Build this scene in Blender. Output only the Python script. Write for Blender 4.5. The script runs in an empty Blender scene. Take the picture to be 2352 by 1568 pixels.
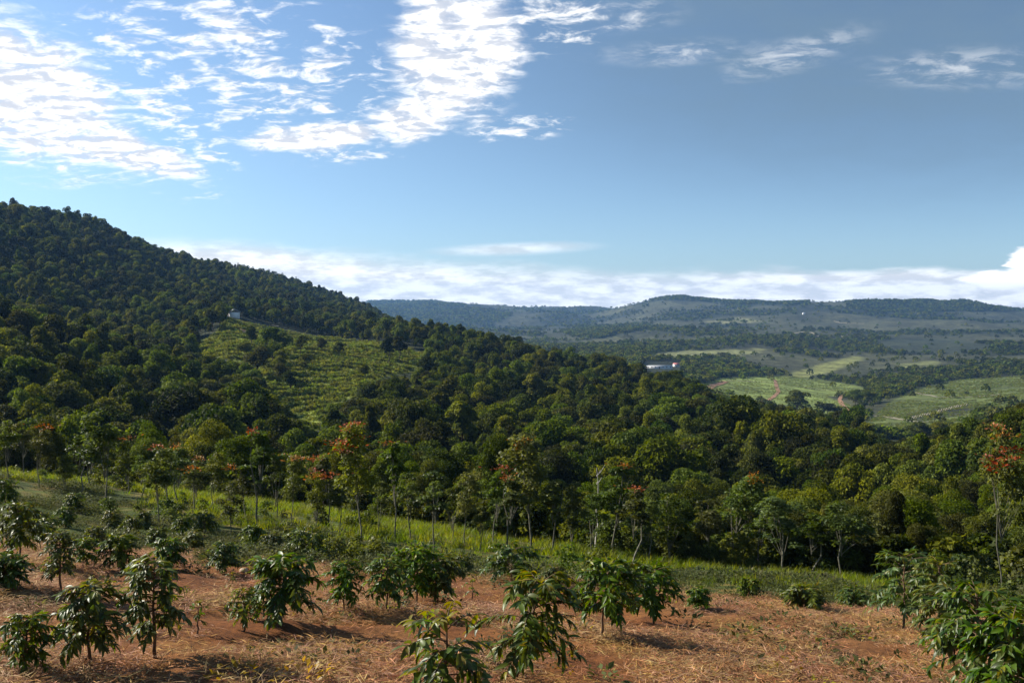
import bpy, math, random
import numpy as np
from mathutils import Vector, Matrix, Euler

SC = bpy.context.scene
COL = SC.collection
R = math.radians

# ------------------------------------------------------------------ camera
F = 2308.0                      # focal length in units of a 2352 x 1568 picture
CU, CV = 1176.0, 784.0
PITCH = R(2.08)
CAMZ = 1.6
cam_d = bpy.data.cameras.new('camera')
cam_d.sensor_width = 36.0
cam_d.lens = 36.0 * F / 2352.0
cam_d.clip_start = 0.1
cam_d.clip_end = 30000
cam = bpy.data.objects.new('camera', cam_d)
COL.objects.link(cam)
cam.location = (0, 0, CAMZ)
cam.rotation_euler = (R(90) - PITCH, 0, 0)
SC.camera = cam

# ------------------------------------------------------------------ sun, sky, exposure
SUN_EL = R(32)
SUN_AZ = R(-70)                 # from +Y (view direction), negative = to the left
SUN_DIR = Vector((math.sin(SUN_AZ) * math.cos(SUN_EL), math.cos(SUN_AZ) * math.cos(SUN_EL), math.sin(SUN_EL)))
sl = bpy.data.lights.new('sun', 'SUN')
sl.energy = 5.0
sl.angle = R(0.5)
sl.color = (1.0, 0.93, 0.82)
so = bpy.data.objects.new('sun', sl)
COL.objects.link(so)
so.rotation_euler = SUN_DIR.to_track_quat('Z', 'Y').to_euler()

SC.view_settings.view_transform = 'Standard'
SC.view_settings.look = 'None'
SC.view_settings.exposure = 0.95
SC.view_settings.gamma = 1.0
SC.view_settings.use_curve_mapping = False

SC.render.engine = 'CYCLES'
cy = SC.cycles
cy.max_bounces = 6; cy.diffuse_bounces = 3; cy.glossy_bounces = 2
cy.transmission_bounces = 3; cy.transparent_max_bounces = 4; cy.volume_bounces = 0
cy.sample_clamp_indirect = 4.0
cy.use_denoising = True
cy.caustics_reflective = False; cy.caustics_refractive = False


class NT:
    """small helper for writing node graphs"""
    def __init__(s, tree):
        s.t = tree; s.n = tree.nodes; s.l = tree.links
    def node(s, typ, **kw):
        n = s.n.new(typ)
        for k, v in kw.items():
            setattr(n, k, v)
        return n
    def set(s, sock, val):
        if isinstance(val, bpy.types.NodeSocket):
            s.l.new(val, sock)
        elif val is not None:
            sock.default_value = val
    def math(s, op, a, b=None, c=None, clamp=False):
        n = s.node('ShaderNodeMath', operation=op); n.use_clamp = clamp
        s.set(n.inputs[0], a)
        if b is not None: s.set(n.inputs[1], b)
        if c is not None: s.set(n.inputs[2], c)
        return n.outputs[0]
    def vmath(s, op, a, b=None, sc=None):
        n = s.node('ShaderNodeVectorMath', operation=op)
        s.set(n.inputs[0], a)
        if b is not None: s.set(n.inputs[1], b)
        if sc is not None: s.set(n.inputs['Scale'], sc)
        return n.outputs['Value'] if op in ('DOT_PRODUCT', 'LENGTH') else n.outputs[0]
    def smooth(s, x, a, b, lo=0.0, hi=1.0):
        n = s.node('ShaderNodeMapRange', interpolation_type='SMOOTHSTEP')
        s.set(n.inputs[0], x); n.inputs[1].default_value = a; n.inputs[2].default_value = b
        n.inputs[3].default_value = lo; n.inputs[4].default_value = hi
        return n.outputs[0]
    def noise(s, vec, scale, detail=4, rough=0.55, dist=0.0):
        n = s.node('ShaderNodeTexNoise')
        s.set(n.inputs['Vector'], vec); n.inputs['Scale'].default_value = scale
        n.inputs['Detail'].default_value = detail; n.inputs['Roughness'].default_value = rough
        n.inputs['Distortion'].default_value = dist
        return n.outputs[0]
    def mix(s, fac, a, b, blend='MIX'):
        n = s.node('ShaderNodeMix', data_type='RGBA', blend_type=blend)
        s.set(n.inputs[0], fac)
        s.set(n.inputs[6], a if isinstance(a, bpy.types.NodeSocket) else (*a, 1))
        s.set(n.inputs[7], b if isinstance(b, bpy.types.NodeSocket) else (*b, 1))
        return n.outputs[2]


world = bpy.data.worlds.new('World')
SC.world = world
world.use_nodes = True
w = NT(world.node_tree)
w.n.clear()
wout = w.node('ShaderNodeOutputWorld')
wbg = w.node('ShaderNodeBackground')
w.l.new(wbg.outputs[0], wout.inputs[0])
sky = w.node('ShaderNodeTexSky', sky_type='NISHITA')
sky.sun_disc = False
sky.sun_elevation = SUN_EL
sky.sun_rotation = SUN_AZ
sky.altitude = 900
sky.air_density = 1.0
sky.dust_density = 0.8
sky.ozone_density = 1.6
SKY_STRENGTH = 0.067
wbg.inputs['Strength'].default_value = SKY_STRENGTH
tc = w.node('ShaderNodeTexCoord')
sx = w.node('ShaderNodeSeparateXYZ'); w.l.new(tc.outputs['Generated'], sx.inputs[0])
X, Y, Z = sx.outputs
azn = w.math('ARCTAN2', X, Y)
eln = w.math('ARCSINE', Z)
zc = w.math('MAXIMUM', w.math('ADD', Z, 0.20), 0.03)
pl = w.node('ShaderNodeCombineXYZ')
w.l.new(w.math('DIVIDE', X, zc), pl.inputs[0]); w.l.new(w.math('DIVIDE', Y, zc), pl.inputs[1])
P2 = pl.outputs[0]
wob1 = w.math('SUBTRACT', w.noise(P2, 2.6, 4, 0.6), 0.5)
wob2 = w.math('SUBTRACT', w.noise(P2, 0.45, 2), 0.5)

def uv2ang(u, v):
    a = math.atan((u - CU) / F)
    e = math.atan((CV - v) / F * math.cos(a)) - PITCH
    return a, e

def blob(u, v, ru, rv, tilt=0.0, soft=0.6, wob=0.9):
    """soft patch of sky round a direction, its rim broken up by noise"""
    a, e = uv2ang(u, v)
    da = w.math('MULTIPLY', w.math('SUBTRACT', azn, a), F)
    de = w.math('MULTIPLY', w.math('SUBTRACT', eln, e), F)
    c, s_ = math.cos(R(tilt)), math.sin(R(tilt))
    p = w.math('DIVIDE', w.math('ADD', w.math('MULTIPLY', da, c), w.math('MULTIPLY', de, s_)), ru)
    q = w.math('DIVIDE', w.math('SUBTRACT', w.math('MULTIPLY', de, c), w.math('MULTIPLY', da, s_)), rv)
    d = w.math('SQRT', w.math('ADD', w.math('MULTIPLY', p, p), w.math('MULTIPLY', q, q)))
    d = w.math('ADD', d, w.math('MULTIPLY', wob1, wob))
    return w.smooth(d, 1.0 + soft * 0.3, 1.0 - soft)

def wmax(*xs):
    r = xs[0]
    for x in xs[1:]:
        r = w.math('MAXIMUM', r, x)
    return r

# fleecy patches high up, as the photograph shows them, and a thin scatter everywhere else
mapn = w.node('ShaderNodeMapping'); w.l.new(P2, mapn.inputs[0])
mapn.inputs['Rotation'].default_value = (0, 0, R(24)); mapn.inputs['Scale'].default_value = (1.0, 1.30, 1.0)
fleece = w.noise(mapn.outputs[0], 10.5, 6, 0.62, 0.5)
fine = w.noise(mapn.outputs[0], 26.0, 3, 0.6)
tex = w.math('ADD', w.math('MULTIPLY', fleece, 0.8), w.math('MULTIPLY', fine, 0.2))
dense = wmax(blob(70, 210, 270, 150, -28), blob(270, 330, 210, 50, -16), blob(1050, 120, 165, 190, 0), blob(960, 270, 140, 60, 12),
             blob(740, 312, 190, 34, 6))
loose = wmax(blob(1180, 295, 150, 34, 4, 0.9), blob(560, 150, 430, 190, -10, 0.9), blob(1250, 40, 260, 80, 0, 0.9), blob(330, 240, 260, 170, -20, 0.9), blob(790, 350, 150, 24, 0, 0.8))
wisp = wmax(blob(1440, 35, 130, 40, 0, 0.9), blob(1820, 120, 170, 36, 12, 1.0), blob(2200, 150, 200, 44, -4, 1.0), blob(1550, 120, 200, 30, 0, 1.0))
far_field = w.smooth(w.noise(P2, 0.35, 3), 0.56, 0.75)
dk = w.smooth(w.math('ADD', tex, w.math('MULTIPLY', dense, 0.36)), 0.48, 0.90)
dk = w.math('MULTIPLY', dk, w.smooth(dense, 0.0, 0.35))
lk = w.math('MULTIPLY', w.smooth(w.math('ADD', tex, w.math('MULTIPLY', loose, 0.10)), 0.54, 0.72), w.smooth(loose, 0.0, 0.5))
lk = w.math('MULTIPLY', lk, 0.85)
wk = w.math('MULTIPLY', w.math('MULTIPLY', w.smooth(tex, 0.40, 0.66), wisp), 0.42)
# outside the picture the same fleecy clouds go on
out_side = w.smooth(w.math('ABSOLUTE', azn), R(30), R(45))
up_high = w.smooth(eln, R(19), R(28))
ok = w.math('MULTIPLY', w.math('MULTIPLY', w.smooth(tex, 0.50, 0.70), far_field), wmax(out_side, up_high))
high = wmax(dk, lk, wk, ok)
# bank of cloud along the horizon
bx = w.node('ShaderNodeCombineXYZ')
w.l.new(w.math('MULTIPLY', azn, 1.0), bx.inputs[0]); w.l.new(w.math('MULTIPLY', eln, 4.0), bx.inputs[1])
bn = w.noise(bx.outputs[0], 9.0, 5, 0.55)
bn2 = w.noise(bx.outputs[0], 26.0, 4, 0.6)
a0, e0 = uv2ang(400, 552); a1, e1 = uv2ang(1500, 622)
top = w.smooth(azn, a0, a1, e0, e1)
wob1 = w.math('SUBTRACT', bn2, 0.5)
puff = wmax(blob(2370, 600, 60, 36, 0, 0.25, 2.2), blob(2300, 632, 70, 22, 0, 0.3, 2.0))
edge = w.math('ADD', w.math('SUBTRACT', top, eln), w.math('MULTIPLY', w.math('SUBTRACT', bn, 0.5), R(1.5)))
soft_l = w.smooth(edge, -R(0.5), R(1.1)); hard_r = w.smooth(edge, -R(0.15), R(0.45))
side = w.smooth(azn, uv2ang(1300, 600)[0], uv2ang(1900, 600)[0])
bank = w.math('MAXIMUM', w.math('ADD', w.math('MULTIPLY', soft_l, w.math('SUBTRACT', 1.0, side)), w.math('MULTIPLY', hard_r, side)), puff)
bank = w.math('MULTIPLY', bank, w.smooth(eln, -R(3), -R(1)))
veil = blob(1180, 572, 200, 16, 2, 0.8, 0.5)
bank = w.math('MAXIMUM', bank, w.math('MULTIPLY', veil, 0.6))
# colours (divided by the background strength, clouds are about as bright as white paper in the sun)
cosg = w.vmath('DOT_PRODUCT', tc.outputs['Generated'], tuple(SUN_DIR))
aur = w.smooth(cosg, 0.05, 1.0, 0.70, 1.22)
high_up = w.smooth(eln, R(0), R(13))
aur = w.math('ADD', 0.92, w.math('MULTIPLY', w.math('SUBTRACT', aur, 0.92), high_up))
sky_c = w.mix(1.0, sky.outputs[0], w.mix(high_up, (0.80, 1.0, 1.27), (0.92, 1.02, 1.10)), 'MULTIPLY')
sky_c = w.vmath('SCALE', sky_c, sc=aur)
mapo = w.node('ShaderNodeMapping'); w.l.new(mapn.outputs[0], mapo.inputs[0]); mapo.inputs['Location'].default_value = (-0.030, 0.018, 0)
fl2 = w.noise(mapo.outputs[0], 10.5, 3, 0.62, 0.5)
lit = w.math('ADD', w.math('SUBTRACT', tex, fl2), w.math('MULTIPLY', tex, 0.55))
hi_c = w.mix(w.smooth(lit, 0.16, 0.38), (5.8, 6.1, 6.8), (10.6, 10.5, 10.3))
ba_c = w.mix(w.smooth(bn2, 0.38, 0.62), (6.6, 6.75, 6.9), (10.4, 10.4, 10.3))
ba_c = w.mix(puff, ba_c, (11.5, 11.5, 11.5))
# thin grey-blue veil high on the right, its lower edge falling towards the right
line = w.smooth(azn, uv2ang(900, 300)[0], uv2ang(2352, 480)[0], uv2ang(900, 290)[1], uv2ang(2352, 470)[1])
vl = w.smooth(w.math('ADD', w.math('SUBTRACT', eln, line), w.math('MULTIPLY', wob2, R(2.5))), R(-2.5), R(7))
vl = w.math('MULTIPLY', vl, w.smooth(azn, uv2ang(950, 300)[0], uv2ang(1700, 300)[0]))
vl = w.math('MULTIPLY', vl, w.smooth(w.noise(P2, 4.5, 4, 0.6), 0.25, 0.7, 0.30, 0.62))
sky_c = w.mix(vl, sky_c, (1.5, 2.35, 3.2))
c1 = w.mix(high, sky_c, hi_c)
c2 = w.mix(bank, c1, ba_c)
w.l.new(c2, wbg.inputs['Color'])

# ------------------------------------------------------------------ numeric helpers
rng = np.random.default_rng(7)
_perm = np.random.default_rng(3).random((256, 256))

def vnoise(x, y):
    xi = np.floor(x).astype(int); yi = np.floor(y).astype(int)
    fx = x - xi; fy = y - yi
    fx = fx * fx * (3 - 2 * fx); fy = fy * fy * (3 - 2 * fy)
    g = lambda a, b: _perm[a % 256, b % 256]
    return (g(xi, yi) * (1 - fx) + g(xi + 1, yi) * fx) * (1 - fy) + (g(xi, yi + 1) * (1 - fx) + g(xi + 1, yi + 1) * fx) * fy

def fbm(x, y, oct=4):
    s = 0; a = 0.5; t = 0
    for i in range(oct):
        s = s + a * (vnoise(x * 2 ** i + 17.3 * i, y * 2 ** i + 9.1 * i) - 0.5); t += a; a *= 0.5
    return s / t * 2          # about -1..1

def tan_el(u, v):
    """tangent of the elevation angle of the ray through picture point (u, v)"""
    cx = (u - CU) / F; cyy = (CV - v) / F
    dy = math.cos(PITCH) + cyy * math.sin(PITCH)
    dz = -math.sin(PITCH) + cyy * math.cos(PITCH)
    return dz / math.hypot(cx, dy)

def to_picture(x, y, z):
    x = np.asarray(x, float); y = np.asarray(y, float); z = np.asarray(z, float) - CAMZ
    d = y * math.cos(PITCH) - z * math.sin(PITCH)
    h = y * math.sin(PITCH) + z * math.cos(PITCH)
    d = np.where(d < 0.1, 0.1, d)
    return CU + F * x / d, CV - F * h / d

# ------------------------------------------------------------------ the lie of the land
def near_plane(x, y):
    r = np.hypot(x, y); q = np.clip((r - 28) / 34, 0, 1); q = q * q * (3 - 2 * q)
    a = np.arctan2(x, y)
    return -0.21 * y - 0.07 * x + q * np.interp(a, [-0.6, -0.42, -0.16, 0.05, 0.2], [2.2, 1.9, 0.95, 0.3, 0.0])

P_ = None
T7 = 6.0
COLS = {
 -700: [(60, P_, 0), (90, 1010, T7), (160, 860, T7), (250, 640, T7), (400, 450, T7), (520, 390, T7), (800, 500, 0), (2500, 650, 0), (6800, 680, 0)],
 0:    [(62, P_, 0), (90, 1015, T7), (150, 900, T7), (240, 705, T7), (290, 732, T7), (370, 680, T7), (450, 590, T7), (520, 520, T7), (600, 458, T7), (800, 520, 0), (2500, 660, 0), (6800, 690, 0)],
 200:  [(66, P_, 0), (100, 1010, T7), (160, 890, T7), (240, 755, T7), (290, 790, T7), (380, 720, T7), (520, 600, T7), (680, 484, T7), (900, 550, 0), (2500, 670, 0), (6800, 690, 0)],
 400:  [(66, P_, 0), (100, 1015, T7), (160, 910, T7), (240, 812, T7), (300, 806, T7), (400, 738, T7), (560, 650, T7), (800, 574, T7), (1000, 620, 0), (2500, 690, 0), (6800, 700, 0)],
 520:  [(62, P_, 0), (100, 1015, T7), (160, 925, T7), (250, 850, T7), (300, 806, 0.5), (400, 730, 0), (440, 717, T7), (600, 665, T7), (900, 600, T7), (1100, 650, 0), (2500, 700, 0), (6800, 705, 0)],
 620:  [(62, P_, 0), (100, 1015, T7), (160, 940, T7), (215, 915, T7), (250, 895, 0), (350, 778, 0), (400, 747, T7), (600, 690, T7), (1000, 622, T7), (1200, 670, 0), (2500, 705, 0), (6800, 705, 0)],
 720:  [(60, P_, 0), (100, 1025, T7), (165, 985, T7), (205, 975, 0), (260, 890, 0), (340, 790, 0), (385, 766, T7), (600, 715, T7), (1050, 656, T7), (1250, 700, 0), (2800, 720, 0), (6800, 705, 0)],
 850:  [(60, P_, 0), (100, 1035, T7), (180, 945, T7), (230, 905, 1), (280, 860, 0), (350, 797, 0), (385, 768, T7), (500, 745, T7), (800, 725, T7), (1100, 702, T7), (1300, 735, 0), (3000, 735, 0), (5200, 694, 0), (6800, 720, 0)],
 950:  [(56, P_, 0), (100, 1045, T7), (180, 935, T7), (260, 872, T7), (320, 825, 2), (400, 768, T7), (480, 747, T7), (620, 775, 0), (1200, 785, 0), (2600, 752, 0), (5200, 691, 0), (6800, 720, 0)],
 1100: [(52, P_, 0), (100, 1065, T7), (180, 952, T7), (280, 862, T7), (380, 792, T7), (430, 770, T7), (520, 805, 0), (900, 820, 0), (1800, 778, 0), (2800, 752, 0), (3900, 694, 0), (5200, 720, 0), (6800, 735, 0)],
 1300: [(50, P_, 0), (90, 1095, T7), (180, 972, T7), (280, 882, T7), (420, 817, T7), (500, 855, 0), (900, 832, 0), (1400, 800, 0), (2200, 766, 0), (3000, 742, 0), (4500, 704, 0), (6800, 730, 0)],
 1385: [(49, P_, 0), (85, 1110, T7), (170, 985, T7), (270, 895, T7), (400, 830, T7), (480, 868, 0), (850, 845, 0), (1400, 797, 0), (2200, 758, 0), (3000, 735, 0), (4500, 711, 0), (6800, 730, 0)],
 1540: [(48, P_, 0), (80, 1130, T7), (160, 1005, T7), (260, 918, T7), (370, 862, T7), (460, 900, 0), (800, 862, 0), (920, 843, 0), (1500, 790, 0), (2400, 738, 0), (3000, 706, 0), (3400, 672, 0), (4300, 720, 0), (6800, 730, 0)],
 1700: [(46, P_, 0), (80, 1130, T7), (150, 1022, T7), (250, 948, T7), (330, 908, T7), (420, 955, 0), (640, 932, 0), (860, 872, 0), (1050, 848, 0), (1500, 795, 0), (2300, 745, 0), (3400, 687, 0), (4500, 720, 0), (6800, 730, 0)],
 1900: [(46, P_, 0), (80, 1130, T7), (140, 1052, T7), (230, 992, T7), (290, 967, T7), (380, 1012, 0), (550, 975, 0), (700, 930, 0), (950, 885, 0), (1100, 860, 0), (1600, 795, 0), (2400, 745, 0), (3500, 695, 0), (4500, 730, 0), (6800, 730, 0)],
 2020: [(46, P_, 0), (80, 1130, T7), (140, 1055, T7), (215, 1005, T7), (265, 990, T7), (340, 1030, 0), (500, 985, 0), (650, 940, 0), (820, 900, 0), (1050, 865, 0), (1600, 797, 0), (2400, 745, 0), (3600, 684, 0), (4500, 730, 0), (6800, 730, 0)],
 2120: [(46, P_, 0), (80, 1130, T7), (140, 1058, T7), (200, 1025, T7), (270, 1062, 0), (450, 1000, 0), (600, 952, 0), (750, 905, 0), (1000, 868, 0), (1600, 800, 0), (2400, 745, 0), (3600, 686, 0), (4500, 730, 0), (6800, 730, 0)],
 2230: [(46, P_, 0), (70, 1130, T7), (110, 1015, T7), (150, 958, T7), (190, 1000, 0), (400, 1000, 0), (650, 936, 0), (800, 900, 0), (1000, 865, 0), (1600, 800, 0), (2400, 750, 0), (3600, 688, 0), (4500, 730, 0), (6800, 730, 0)],
 2352: [(46, P_, 0), (70, 1105, T7), (110, 958, T7), (145, 888, T7), (190, 940, 0), (400, 1000, 0), (700, 920, 0), (1000, 860, 0), (1700, 797, 0), (2500, 755, 0), (3600, 710, 0), (4500, 730, 0), (6800, 730, 0)],
 3050: [(46, P_, 0), (70, 1080, T7), (110, 900, T7), (160, 780, T7), (220, 830, 0), (500, 930, 0), (1000, 850, 0), (1700, 790, 0), (2500, 745, 0), (3600, 700, 0), (6800, 710, 0)],
}
NR = 470
RR = np.exp(np.linspace(math.log(1.2), math.log(6800), NR))
LR = np.log(RR)
AZC = []
ZC = []
for u in sorted(COLS):
    a = math.atan((u - CU) / F)
    pts_r, pts_z = [], []
    first = COLS[u][0][0]
    for r in np.arange(4, first + 0.1, 2.0):
        pts_r.append(r); pts_z.append(near_plane(r * math.sin(a), r * math.cos(a)))
    for (r, v, h) in COLS[u][1:]:
        pts_r.append(r); pts_z.append(CAMZ + r * tan_el(u, v) - h)
    AZC.append(a); ZC.append(np.interp(RR, pts_r, pts_z))
ZC = np.array(ZC); AZC = np.array(AZC)
AZ = np.concatenate([np.linspace(-math.pi, R(-46), 40, endpoint=False), np.linspace(R(-46), R(-30), 60, endpoint=False),
                     np.linspace(R(-30), R(30), 470, endpoint=False), np.linspace(R(30), R(46), 60, endpoint=False),
                     np.linspace(R(46), math.pi, 41)])
NA = len(AZ)
TXX = np.sin(AZ)[:, None] * RR[None, :]
TYY = np.cos(AZ)[:, None] * RR[None, :]
TZ = np.empty((NA, NR))
for j in range(NR):
    TZ[:, j] = np.interp(AZ, AZC, ZC[:, j])
# behind the camera the hillside simply goes on and levels out
back_z = near_plane(TXX, TYY)
back_z = np.where(back_z > 20, 20 + (back_z - 20) * 0.05, np.maximum(back_z, -60 - 0.001 * RR[None, :]))
wb = np.clip((np.abs(AZ) - R(40)) / R(30), 0, 1)[:, None]
wb = wb * wb * (3 - 2 * wb)
TZ = TZ * (1 - wb) + back_z * wb
# soften corners
def gauss1(a, axis, sig):
    k = int(3 * sig); ker = np.exp(-0.5 * (np.arange(-k, k + 1) / sig) ** 2); ker /= ker.sum()
    pad = [(0, 0), (0, 0)]; pad[axis] = (k, k)
    b = np.pad(a, pad, mode='edge'); out = np.zeros_like(a)
    for i, kk in enumerate(ker):
        sl_ = [slice(None), slice(None)]; sl_[axis] = slice(i, i + a.shape[axis])
        out += kk * b[tuple(sl_)]
    return out
TZ = gauss1(gauss1(TZ, 1, 2.2), 0, 5.0)
near_w = np.clip((52 - RR) / 12, 0, 1)[None, :]
TZ = TZ * (1 - near_w) + near_plane(TXX, TYY) * near_w
# relief: clods and terraces in the field, lumps on the hills, spurs on the far range
fr = RR[None, :]
bump = 0.09 * fbm(TXX * 1.1, TYY * 1.1, 5) + 0.12 * fbm(TXX * 0.22, TYY * 0.22, 3)
rowc = (TYY - 0.28 * TXX + 0.8 * fbm(TXX * .12, TYY * .12, 2)) / 2.6
ph = rowc - np.floor(rowc)
terr = 0.30 * (ph - np.where(ph > 0.82, (ph - 0.82) / 0.18, 0.0) * 0.9) - 0.12
field_w = np.clip((30 - fr) / 8, 0, 1) * np.clip((fr - 3) / 4, 0, 1)
TZ = TZ + np.clip((70 - fr) / 20, 0, 1) * bump + field_w * terr
mid_w = np.clip((fr - 70) / 60, 0, 1) * np.clip((900 - fr) / 300, 0, 1)
TZ = TZ + mid_w * (2.4 * fbm(TXX / 45, TYY / 45, 3))
far_w = np.clip((fr - 600) / 900, 0, 1)
TZ = TZ + far_w * (np.clip(fr / 3000, 0, 1) * 30 * fbm(TXX / 420, TYY / 420, 5) + 9 * np.clip(fr / 2500, 0, 1) * fbm(TXX / 150, TYY / 150, 4) + 3 * fbm(TXX / 90, TYY / 90, 3))

def ground(x, y):
    """height of the land at points (x, y), from the same grid as the mesh"""
    x = np.atleast_1d(np.asarray(x, float)); y = np.atleast_1d(np.asarray(y, float))
    r = np.clip(np.hypot(x, y), RR[0], RR[-1] * 0.999); a = np.arctan2(x, y)
    fj = (np.log(r) - LR[0]) / (LR[1] - LR[0]); j = np.clip(fj.astype(int), 0, NR - 2)
    tj = (r - RR[j]) / (RR[j + 1] - RR[j])
    i = np.clip(np.searchsorted(AZ, a) - 1, 0, NA - 2)
    ti = (a - AZ[i]) / (AZ[i + 1] - AZ[i])
    return (TZ[i, j] * (1 - ti) + TZ[i + 1, j] * ti) * (1 - tj) + (TZ[i, j + 1] * (1 - ti) + TZ[i + 1, j + 1] * ti) * tj

def hit(u, v, r0=4.0, r1=6500.0):
    """first point of the land on the line of sight through (u, v), at least r0 metres away"""
    a = math.atan2((u - CU) / F, math.cos(PITCH) + (CV - v) / F * math.sin(PITCH)); t = tan_el(u, v)
    rs = np.exp(np.linspace(math.log(r0), math.log(r1), 1800))
    d = CAMZ + rs * t - ground(rs * math.sin(a), rs * math.cos(a))
    k = np.where((d[1:] <= 0) & (d[:-1] > 0))[0]
    if len(k) == 0:
        k = [int(np.argmin(np.abs(d)))]
        r = rs[k[0]]
    else:
        k = k[0]; r = rs[k] + (rs[k + 1] - rs[k]) * d[k] / (d[k] - d[k + 1] + 1e-9)
    x, y = r * math.sin(a), r * math.cos(a)
    return Vector((x, y, float(ground(x, y)[0])))

def in_poly(px, py, poly):
    px = np.asarray(px); py = np.asarray(py)
    ins = np.zeros(px.shape, bool)
    n = len(poly)
    for i in range(n):
        x0, y0 = poly[i]; x1, y1 = poly[(i + 1) % n]
        c = ((y0 > py) != (y1 > py)) & (px < (x1 - x0) * (py - y0) / (y1 - y0 + 1e-12) + x0)
        ins ^= c
    return ins

# land cover: outlines given as seen from the road, with the distance range where they lie
CLEARING = [(440, 800), (470, 780), (505, 765), (522, 728), (545, 722), (580, 738), (640, 748), (700, 765), (790, 780), (870, 790), (985, 812),
            (960, 850), (880, 865), (830, 905), (760, 930), (735, 985), (700, 985), (660, 930), (625, 905), (600, 850), (560, 830), (470, 815)]
FIELD_A = [(1590, 890), (1660, 868), (1760, 864), (1860, 866), (1990, 890), (1990, 905), (1900, 910), (1960, 935), (1900, 950), (1760, 925), (1690, 915)]
FIELD_A2 = [(1800, 862), (1880, 838), (1960, 818), (1990, 822), (1920, 850), (1850, 868)]
FIELD_B = [(2040, 925), (2110, 890), (2200, 872), (2400, 860), (2420, 930), (2200, 970), (2080, 1010), (1980, 985)]
FIELD_C = [(1480, 815), (1560, 806), (1760, 800), (1740, 812), (1600, 822), (1490, 826)]
FIELD_D = [(1610, 738), (1700, 730), (1760, 737), (1680, 745)]
FIELD_E = [(2060, 835), (2150, 828), (2160, 840), (2070, 848)]
DARK_BLOCK = [(2010, 785), (2080, 775), (2200, 780), (2290, 798), (2200, 812), (2050, 808)]
LONG_HOUSE = [(1476, 830), (1566, 828), (1566, 852), (1476, 856)]
CROPS = [(2070, 962), (2110, 945), (2210, 930), (2250, 932), (2215, 955), (2110, 968)]

TU, TV = to_picture(TXX, TYY, TZ)
FR = np.broadcast_to(fr, TXX.shape)

def lin(r, g, b):
    f = lambda c: (c / 255 / 12.92) if c / 255 <= 0.04045 else ((c / 255 + 0.055) / 1.055) ** 2.4
    return np.array([f(r), f(g), f(b)])

STRAW = np.array([0.29, 0.135, 0.040]); SOIL = np.array([0.150, 0.054, 0.015]); GRASS = np.array([0.055, 0.075, 0.010])
FLOOR = np.array([0.022, 0.028, 0.010]); MEADOW = np.array([0.10, 0.135, 0.030]); FARG = np.array([0.058, 0.060, 0.028]); FARD = np.array([0.022, 0.027, 0.012])
def near_edge(x, y):
    e = 23.5 + 1.6 * fbm(x * 0.25, y * 0.25, 4) - 0.04 * x + np.where(x < -6, 3.0 * np.clip((-6 - x) / 6, 0, 1), 0) - 1.5 * np.clip((x - 6) / 4, 0, 1)
    return e + 4.5 * np.exp(-((x + 8.6) / 1.3) ** 2)
cover = np.zeros(TXX.shape + (3,))
n1 = fbm(TXX * 0.35, TYY * 0.35, 4)[..., None]
n2 = fbm(TXX * 1.3 + 50, TYY * 1.3, 4)[..., None]
edge_y = near_edge(TXX, TYY)
s_ = np.clip(0.50 + 1.3 * n1 + 0.7 * n2, 0, 1)
field = STRAW * s_ + SOIL * (1 - s_)
# trodden bare strip on the right of the field
px_, py_ = TXX - (3.3 + 0.12 * (TYY - 9)) , TYY
strip = np.exp(-((px_ / 1.0) ** 2))[..., None] * np.clip((24 - TYY) / 4, 0, 1)[..., None]
field = field * (1 - 0.55 * strip) + np.array([0.17, 0.08, 0.036]) * 0.55 * strip
bank_ = np.where((ph > 0.82), 1.0, 0.0)[..., None] * field_w[..., None]
field = field * (1 - 0.6 * bank_) + SOIL * 0.6 * bank_
gw = np.clip((TYY - edge_y) / 1.4, 0, 1)[..., None]
cover = field * (1 - gw) + (GRASS * (0.9 + 0.5 * n1) + np.array([0.09, 0.035, 0.015]) * np.clip(n2 * 2.5, 0, 1)) * gw
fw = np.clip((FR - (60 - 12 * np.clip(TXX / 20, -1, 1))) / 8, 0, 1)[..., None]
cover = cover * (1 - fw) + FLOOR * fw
m = in_poly(TU, TV, CLEARING) & (FR > 195) & (FR < 470)
CLEAR_MASK = gauss1(m.astype(float), 0, 1.2)[..., None]
cover = cover * (1 - CLEAR_MASK) + (np.array([0.185, 0.220, 0.040]) * (1 + 0.4 * fbm(TXX / 6, TYY / 6, 4)[..., None])) * CLEAR_MASK
vw = np.clip((FR - 480) / 200, 0, 1)[..., None]
pn = fbm(TXX / 160 + 3, TYY / 160, 5)[..., None]
pm = np.clip(0.5 + 2.0 * pn, 0, 1)
fcol = FARG * pm + FARD * (1 - pm)
left_hill = ((TU < 900) & (FR < 1350))[..., None]
cover = np.where(left_hill, cover, cover * (1 - vw) + fcol * vw)
def paint(poly, r0, r1, col, soft=1.0, grain=0.2, gs=12.0):
    global cover
    m = in_poly(TU, TV, poly) & (FR > r0) & (FR < r1)
    k = gauss1(m.astype(float), 0, soft)[..., None]
    c = np.array(col) * (1 + grain * fbm(TXX / gs, TYY / gs, 4)[..., None])
    cover = cover * (1 - k) + c * k
paint(FIELD_A, 480, 1300, (0.165, 0.205, 0.048), gs=30)
paint(FIELD_A2, 700, 1900, (0.185, 0.195, 0.06), gs=30)
paint(FIELD_B, 380, 1300, (0.090, 0.110, 0.030), gs=20)
paint(FIELD_C, 800, 2200, (0.15, 0.155, 0.06))
paint(FIELD_D, 1800, 3300, (0.15, 0.15, 0.07))
paint(FIELD_E, 800, 1900, (0.12, 0.13, 0.045))
paint(DARK_BLOCK, 1000, 2900, (0.035, 0.042, 0.022))
paint(CROPS, 380, 1000, (0.040, 0.045, 0.022))
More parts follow.
